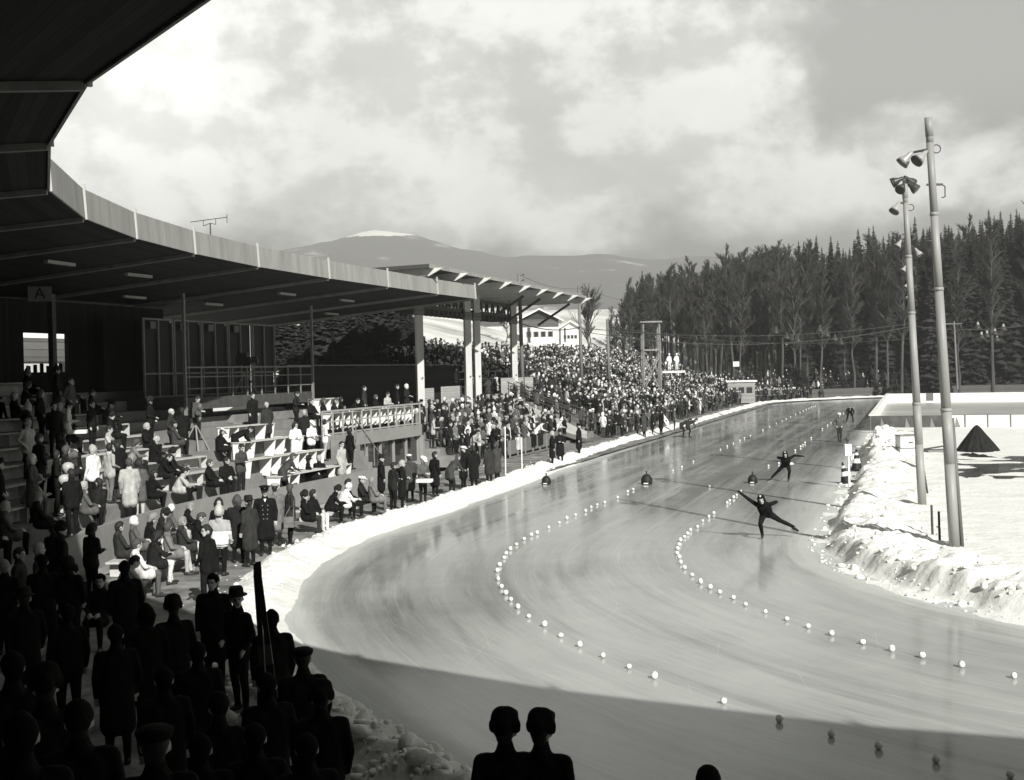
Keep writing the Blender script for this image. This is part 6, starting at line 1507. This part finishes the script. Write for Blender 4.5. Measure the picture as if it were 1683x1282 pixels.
# --- skaters
HOODS = [((0, .02, .03), .112, (0, .03, .0), .110), ((0, .05, -.02), .10, (0, .05, -.12), .075), ((0, -.03, .075), .07, (0, .0, .09), .08), ((.07, .0, -.05), .055, (.03, .0, -.13), .05), ((-.07, .0, -.05), .055, (-.03, .0, -.13), .05)]
HOOD = remeshed([('skin', *p) for p in HOODS]+[('trim', (0, -.06, .125), .028, (0, .02, .145), .026), ('trim', (0, .02, .145), .026, (0, .11, .09), .026)], ['skin', 'trim'], [FAB['black'], FAB['cream']], .012, 'hood', 2)
def skater(nm, p, yaw, label, stance, cloth=None):
    me, Mh = figure(nm, *stance['a'], **stance['k'], vox=.013, build=1.0, collar=False, glove=True)
    o = bpy.data.objects.new('person', me); COL.objects.link(o); o.location = p; o.rotation_euler = (0, 0, yaw); tag(o, label, 'person', 'speed skaters on the ice')
    for i, M in ((1, FAB['black']), (2, FAB['black']), (5, FAB['black'])): o.material_slots[i].link = 'OBJECT'; o.material_slots[i].material = M
    h = bpy.data.objects.new('hood', HOOD); COL.objects.link(h); h.parent = o; h.matrix_local = Mh
    for an, toe in zip(stance['k']['an'], stance['k']['toe']):
        an = Vector(an); toe = Vector(toe); d = (toe-an); d.z = d.z if abs(an.z-.13) > .1 else 0; d = Vector((toe.x-an.x, toe.y-an.y, (toe.z-an.z)+.055)).normalized()
        up_ = Vector((0, 0, 1)); X = d.cross(up_).normalized(); U = X.cross(d); c = an+Vector((0, 0, -.085))+d*.08
        sk = MB().frame(c-U*.032, d, X, U, .21, .0018, .014).build('skate_blade', mat('bright_steel', .65, .25, metal=.8)); sk.parent = o
        hh = MB(); hh.tube(c+d*-.09-U*.02, c+d*-.09+U*.03, .012).tube(c+d*.07-U*.02, c+d*.07+U*.03, .012).build('blade_post', STEEL).parent = sk
    if cloth:
        c = MB().ball(cloth, .075, 10, 7, 0, (1.35, .5, .8)).build('number_cloth', FAB['white'], None, True); c.parent = o
    return o
p = at_z(1253, 886); skater('skater', p, -.19, 'nearest skater, all in black, one arm flung out and one leg kicked wide', dict(a=((.13, .10, .70), (.04, -.30, 1.00), (-.01, -.50, 1.165), (0, -1, -.28)), k=dict(el=((.40, -.10, 1.06), (-.34, -.26, 1.14)), wr=((.17, .12, .96), (-.56, -.22, 1.31)), kn=((.50, .20, .50), (-.05, -.20, .46)), an=((.88, .38, .30), (0, .02, .135)), toe=((.985, .27, .21), (0, -.15, .07)))))
p = at_z(1296, 792); skater('skater', p, -.22, 'middle skater in black, arm stretched to the right, white cloth at the hip', dict(a=((-.10, .10, .70), (-.10, -.28, 1.00), (-.11, -.46, 1.17), (.05, -1, -.28)), k=dict(el=((.26, -.25, 1.12), (-.42, -.08, 1.03)), wr=((.54, -.20, 1.09), (-.14, .14, .93)), kn=((.05, -.20, .46), (-.42, .15, .44)), an=((0, .02, .135), (-.70, .25, .16)), toe=((0, -.15, .07), (-.79, .12, .085)))), (.13, -.06, .76))
p = at_z(1397, 695); skater('skater', p, -.2, 'farthest skater in black, bent forward with hands on knees', dict(a=((0, .16, .88), (0, -.24, 1.16), (0, -.46, 1.13), (0, -.5, -.9)), k=dict(el=two(.33, -.18, .86), wr=two(.19, -.22, .58), kn=two(.20, -.10, .50), an=two(.27, .05, .135), toe=two(.30, -.12, .07))))
p = at_z(1380, 727); o = person('official', p, -.25, 'grey', 'dark', 'flatcap', 'white', 1.04, 'official in white cap and grey jacket standing on the ice, hands on hips')

# --- things held and lying about
def near(px, py, Y, nm, label, cat): return thing(nm, at_Y(px, py, Y), label, cat)
s, r, z = by_head(92, 766, 'turned'); q = S(s, r, z).y
for k, (px, py, lab) in enumerate(((112, 769, 'upper of two pale balloons held by the dark child'), (106, 789, 'lower of two pale balloons held by the dark child'))):
    g = near(px, py, q-.2, 'balloon', lab, 'balloon'); b = MB().lathe([(.012, -.17), (.03, -.155), (.10, -.11), (.155, 0), (.14, .09), (.08, .14), (.01, .155)], (0, 0, 0), 18).build('skin', mat('balloon', .42, .25, spec=.5), None, True); b.parent = g
    k2 = MB().lathe([(.02, -.19), (.008, -.17)], (0, 0, 0), 8).build('knot', STEEL); k2.parent = g
def tray(px, py, Y, yaw, label, w=.55):
    g = near(px, py, Y, 'vendor_tray', label, 'tray'); g.rotation_euler = (0, 0, yaw)
    o = MB().box((0, 0, 0), (w, .38, .02)).box((0, -.19, .05), (w, .015, .1)).box((0, .19, .05), (w, .015, .1)).box((w/2, 0, .05), (.015, .38, .1)).box((-w/2, 0, .05), (.015, .38, .1)).build('tray', WHITEB); o.parent = g
    o = MB()
    for k in range(5): o.box((-w*.36+k*w*.18, .02, .055), (.07, .2, .08))
    o.build('goods', FAB['light']).parent = g
s, r, z = by_head(110, 675, 'read'); q = S(s, r, z).y; tray(128, 712, q-.45, .2, 'white tray carried by the vendor in pale jacket')
s, r, z = by_head(694, 763, 'read', 1.0, (), PATHROWS); q = S(s, r, z).y; tray(698, 792, q-.5, -.1, 'flat white tray carried by the white-capped vendor on the path')
s, r, z = by_head(476, 814, 'turned', 1.0, (), PATHROWS); q = S(s, r, z).y
g = near(475, 858, q-.28, 'shoulder_bag', 'pale canvas bag slung at the hip of the young man turning round', 'bag'); MB().box((0, 0, 0), (.27, .12, .30)).box((0, -.065, .06), (.28, .02, .18)).build('bag', FAB['mid']).parent = g
a = at_Y(483, 822, q-.2)-g.location; MB().path([(.12, 0, .15), tuple(a), (-.12, .05, .15)], .014).build('strap', FAB['mid']).parent = g
s, r, z = by_head(323, 660, 'read'); q = S(s, r, z).y; g = near(322, 676, q-.30, 'number_bib', 'white number bib held by the young man in grey pullover', 'bib'); MB().box((0, 0, 0), (.24, .02, .26)).build('cloth', FAB['white']).parent = g; text_mesh('U', .2, BLACK, g, (0, -.014, 0), (R(90), 0, 0), .002)
s, r, z = by_head(1086, 677, 'coat_folded', 1.0, (), PATHROWS); q = S(s, r, z).y; g = near(1093, 691, q-.3, 'hand_flag', 'white flag with a dark mark, hanging from the hatted man\'s hand', 'flag')
MB().prism([(-.08, 0, .45), (.30, 0, -.1), (.22, .02, -.5), (-.10, .02, .0)], (0, .02, 0)).build('cloth', FAB['white']).parent = g; MB().tube((-.09, 0, .55), (-.05, 0, -.25), .012).build('stick', STEEL).parent = g; MB().ball((.09, -.01, -.02), .05, 8, 5, 0, (1, .2, 1.4)).build('mark', FAB['grey']).parent = g
tripod_camera(S(6.6, 39.6, tier_z(39)), .4, 'newsreel camera on a pale tripod at the left of the press desks')
# papers on the desks
for k, (s, r, z) in enumerate(((5.2, 34.85, 1.34), (8.2, 34.85, 1.34), (6.1, 36.2, 1.90), (8.8, 36.2, 1.90), (9.5, 37.6, 2.42))):
    p = S(s, r, z); g = MB().box((0, 0, .012), (.3, .22, .02), .4+k).build('paper_pile', WHITEB); g.location = p; tag(g, ('papers on the lowest press desk, left part', 'papers on the lowest press desk, right part', 'papers on the second press desk, left part', 'papers on the second press desk, right part', 'papers on the third press desk')[k], 'papers', 'papers on the press desks')
# white stakes at the barrier, trestle in the path
for k, (px, py, yt) in enumerate(((831, 790, 703), (858, 776, 722))):
    b = at_z(px, py, .1); t = at_Y(px-1, yt, b.y); g = thing('white_post', b, ('taller thin white post beside the two men at the barrier', 'shorter thin white post in front of the barrier boards')[k], 'post'); MB().tube(b, t, .03, .028, 8).build('shaft', WHITEB, g); MB().tube(t, t+Vector((0, 0, .05)), .034, .02, 8).build('cap', WHITEB, g)

# --- more dark spectators filling the shaded tiers on the left
FILL = []
for k in range(0, 9):
    st = -24+rp.uniform(0, 1)
    while st < (3 if k > 2 else 0):
        FILL.append((k, st)); st += rp.uniform(1.2, 2.6)
FILL = [f for f in FILL if -20 < proj(S(f[1], 34.25+f[0]*1.05+.4, zt(f[0])+1.4))[0] < 330]
rp.shuffle(FILL); FILL = sorted(FILL[:62]); cnt = {}
for k, st in FILL:
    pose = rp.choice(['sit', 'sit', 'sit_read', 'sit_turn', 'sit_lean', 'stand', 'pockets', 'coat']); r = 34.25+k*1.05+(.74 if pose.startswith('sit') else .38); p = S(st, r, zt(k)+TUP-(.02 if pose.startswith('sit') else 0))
    if min((p-o.location).length for o in bpy.data.objects if o.name.startswith('person')) < .5: continue
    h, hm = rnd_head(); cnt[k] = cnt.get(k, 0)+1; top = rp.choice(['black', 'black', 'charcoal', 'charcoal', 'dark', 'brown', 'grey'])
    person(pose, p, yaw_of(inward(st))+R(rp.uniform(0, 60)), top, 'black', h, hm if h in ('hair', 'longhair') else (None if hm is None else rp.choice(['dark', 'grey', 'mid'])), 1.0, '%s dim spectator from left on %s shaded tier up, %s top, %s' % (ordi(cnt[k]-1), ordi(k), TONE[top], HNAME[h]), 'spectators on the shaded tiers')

# --- broken lumps of snow thrown up along the banks
def clods():
    rs = np.random.RandomState(9); tm = []
    for k in range(7):
        bm = bmesh.new(); bmesh.ops.create_icosphere(bm, subdivisions=2, radius=1.0); V = np.array([v.co for v in bm.verts]); F = np.array([[v.index for v in f.verts] for f in bm.faces]); bm.free()
        d = rs.randn(9, 3); d /= np.linalg.norm(d, axis=1)[:, None]; c = rs.uniform(.55, .95, 9)
        for dd, cc in zip(d, c): e = np.maximum(0, V@dd-cc); V = V-e[:, None]*dd
        V *= rs.uniform(.6, 1.15, 3); V += rs.randn(*V.shape)*.03; tm.append((V, F))
    bpy.context.view_layer.update(); dg = bpy.context.evaluated_depsgraph_get(); bank = [bpy.data.objects[n] for n in ('snow_bank', 'infield_snow', 'ice_track', 'trampled_path')]
    VV = []; FF = []; off = 0
    def drop(s, r, sz):
        nonlocal off
        q = S(s, r); zb = None
        for b in bank:
            ok, loc, nn, ix = b.ray_cast(Vector((q.x, q.y, 5)), Vector((0, 0, -1)))
            if ok and (zb is None or loc.z > zb): zb = loc.z
        if zb is None: return
        V, F = tm[rs.randint(7)]; a = rs.uniform(0, 6.28); c, s_ = math.cos(a), math.sin(a); W = V*sz
        VV.append(np.stack([q.x+W[:, 0]*c-W[:, 1]*s_, q.y+W[:, 0]*s_+W[:, 1]*c, zb+W[:, 2]*.8+sz*.2], 1)); FF.append(F+off); off += len(V)
    for _ in range(1500):
        s = rs.uniform(-32, 52); r = 15.7-abs(rs.normal(0, 1.7))+.25; drop(s, r, np.clip(rs.lognormal(-3.7, .7), .010, .13))
    for _ in range(1800):
        s = rs.uniform(-32, 60); r = r_out(s)+.35+abs(rs.normal(0, .8)); drop(s, r, np.clip(rs.lognormal(-3.6, .6), .010, .11))
    for _ in range(1700):
        s = rs.uniform(-34, -20); r = 28.7+abs(rs.normal(0, 1.0)); drop(s, r, np.clip(rs.lognormal(-3.4, .75), .015, .17))
    for _ in range(160): drop(rs.normal(34, 4), 14.7+rs.normal(0, .6), np.clip(rs.lognormal(-2.0, .5), .05, .3))
    V = np.vstack(VV); F = np.vstack(FF); me = bpy.data.meshes.new('snow_clods'); me.from_pydata(V.tolist(), [], F.tolist()); me.materials.append(SNOW); me.polygons.foreach_set('use_smooth', [True]*len(me.polygons)); o = bpy.data.objects.new('snow_clods', me); COL.objects.link(o); tag(o, 'loose broken lumps of snow along the edges of the track', 'snow lumps', None, 'stuff')
clods()

# --- dark people lining the path below the shaded parapet
row = []
for k in range(19):
    px = 8+k*11.5+rp.uniform(-4, 4); r = rp.uniform(32.4, 33.7); pose = rp.choice(['coat', 'stand', 'pockets', 'coat_folded', 'turned', 'read', 'coat']); sv = s_at(px, r, 1.6)
    if -26 < sv < -13.6: row.append((px, S(sv, r, .1), pose, sv))
row.sort()
for i, (px, p, pose, sv) in enumerate(row):
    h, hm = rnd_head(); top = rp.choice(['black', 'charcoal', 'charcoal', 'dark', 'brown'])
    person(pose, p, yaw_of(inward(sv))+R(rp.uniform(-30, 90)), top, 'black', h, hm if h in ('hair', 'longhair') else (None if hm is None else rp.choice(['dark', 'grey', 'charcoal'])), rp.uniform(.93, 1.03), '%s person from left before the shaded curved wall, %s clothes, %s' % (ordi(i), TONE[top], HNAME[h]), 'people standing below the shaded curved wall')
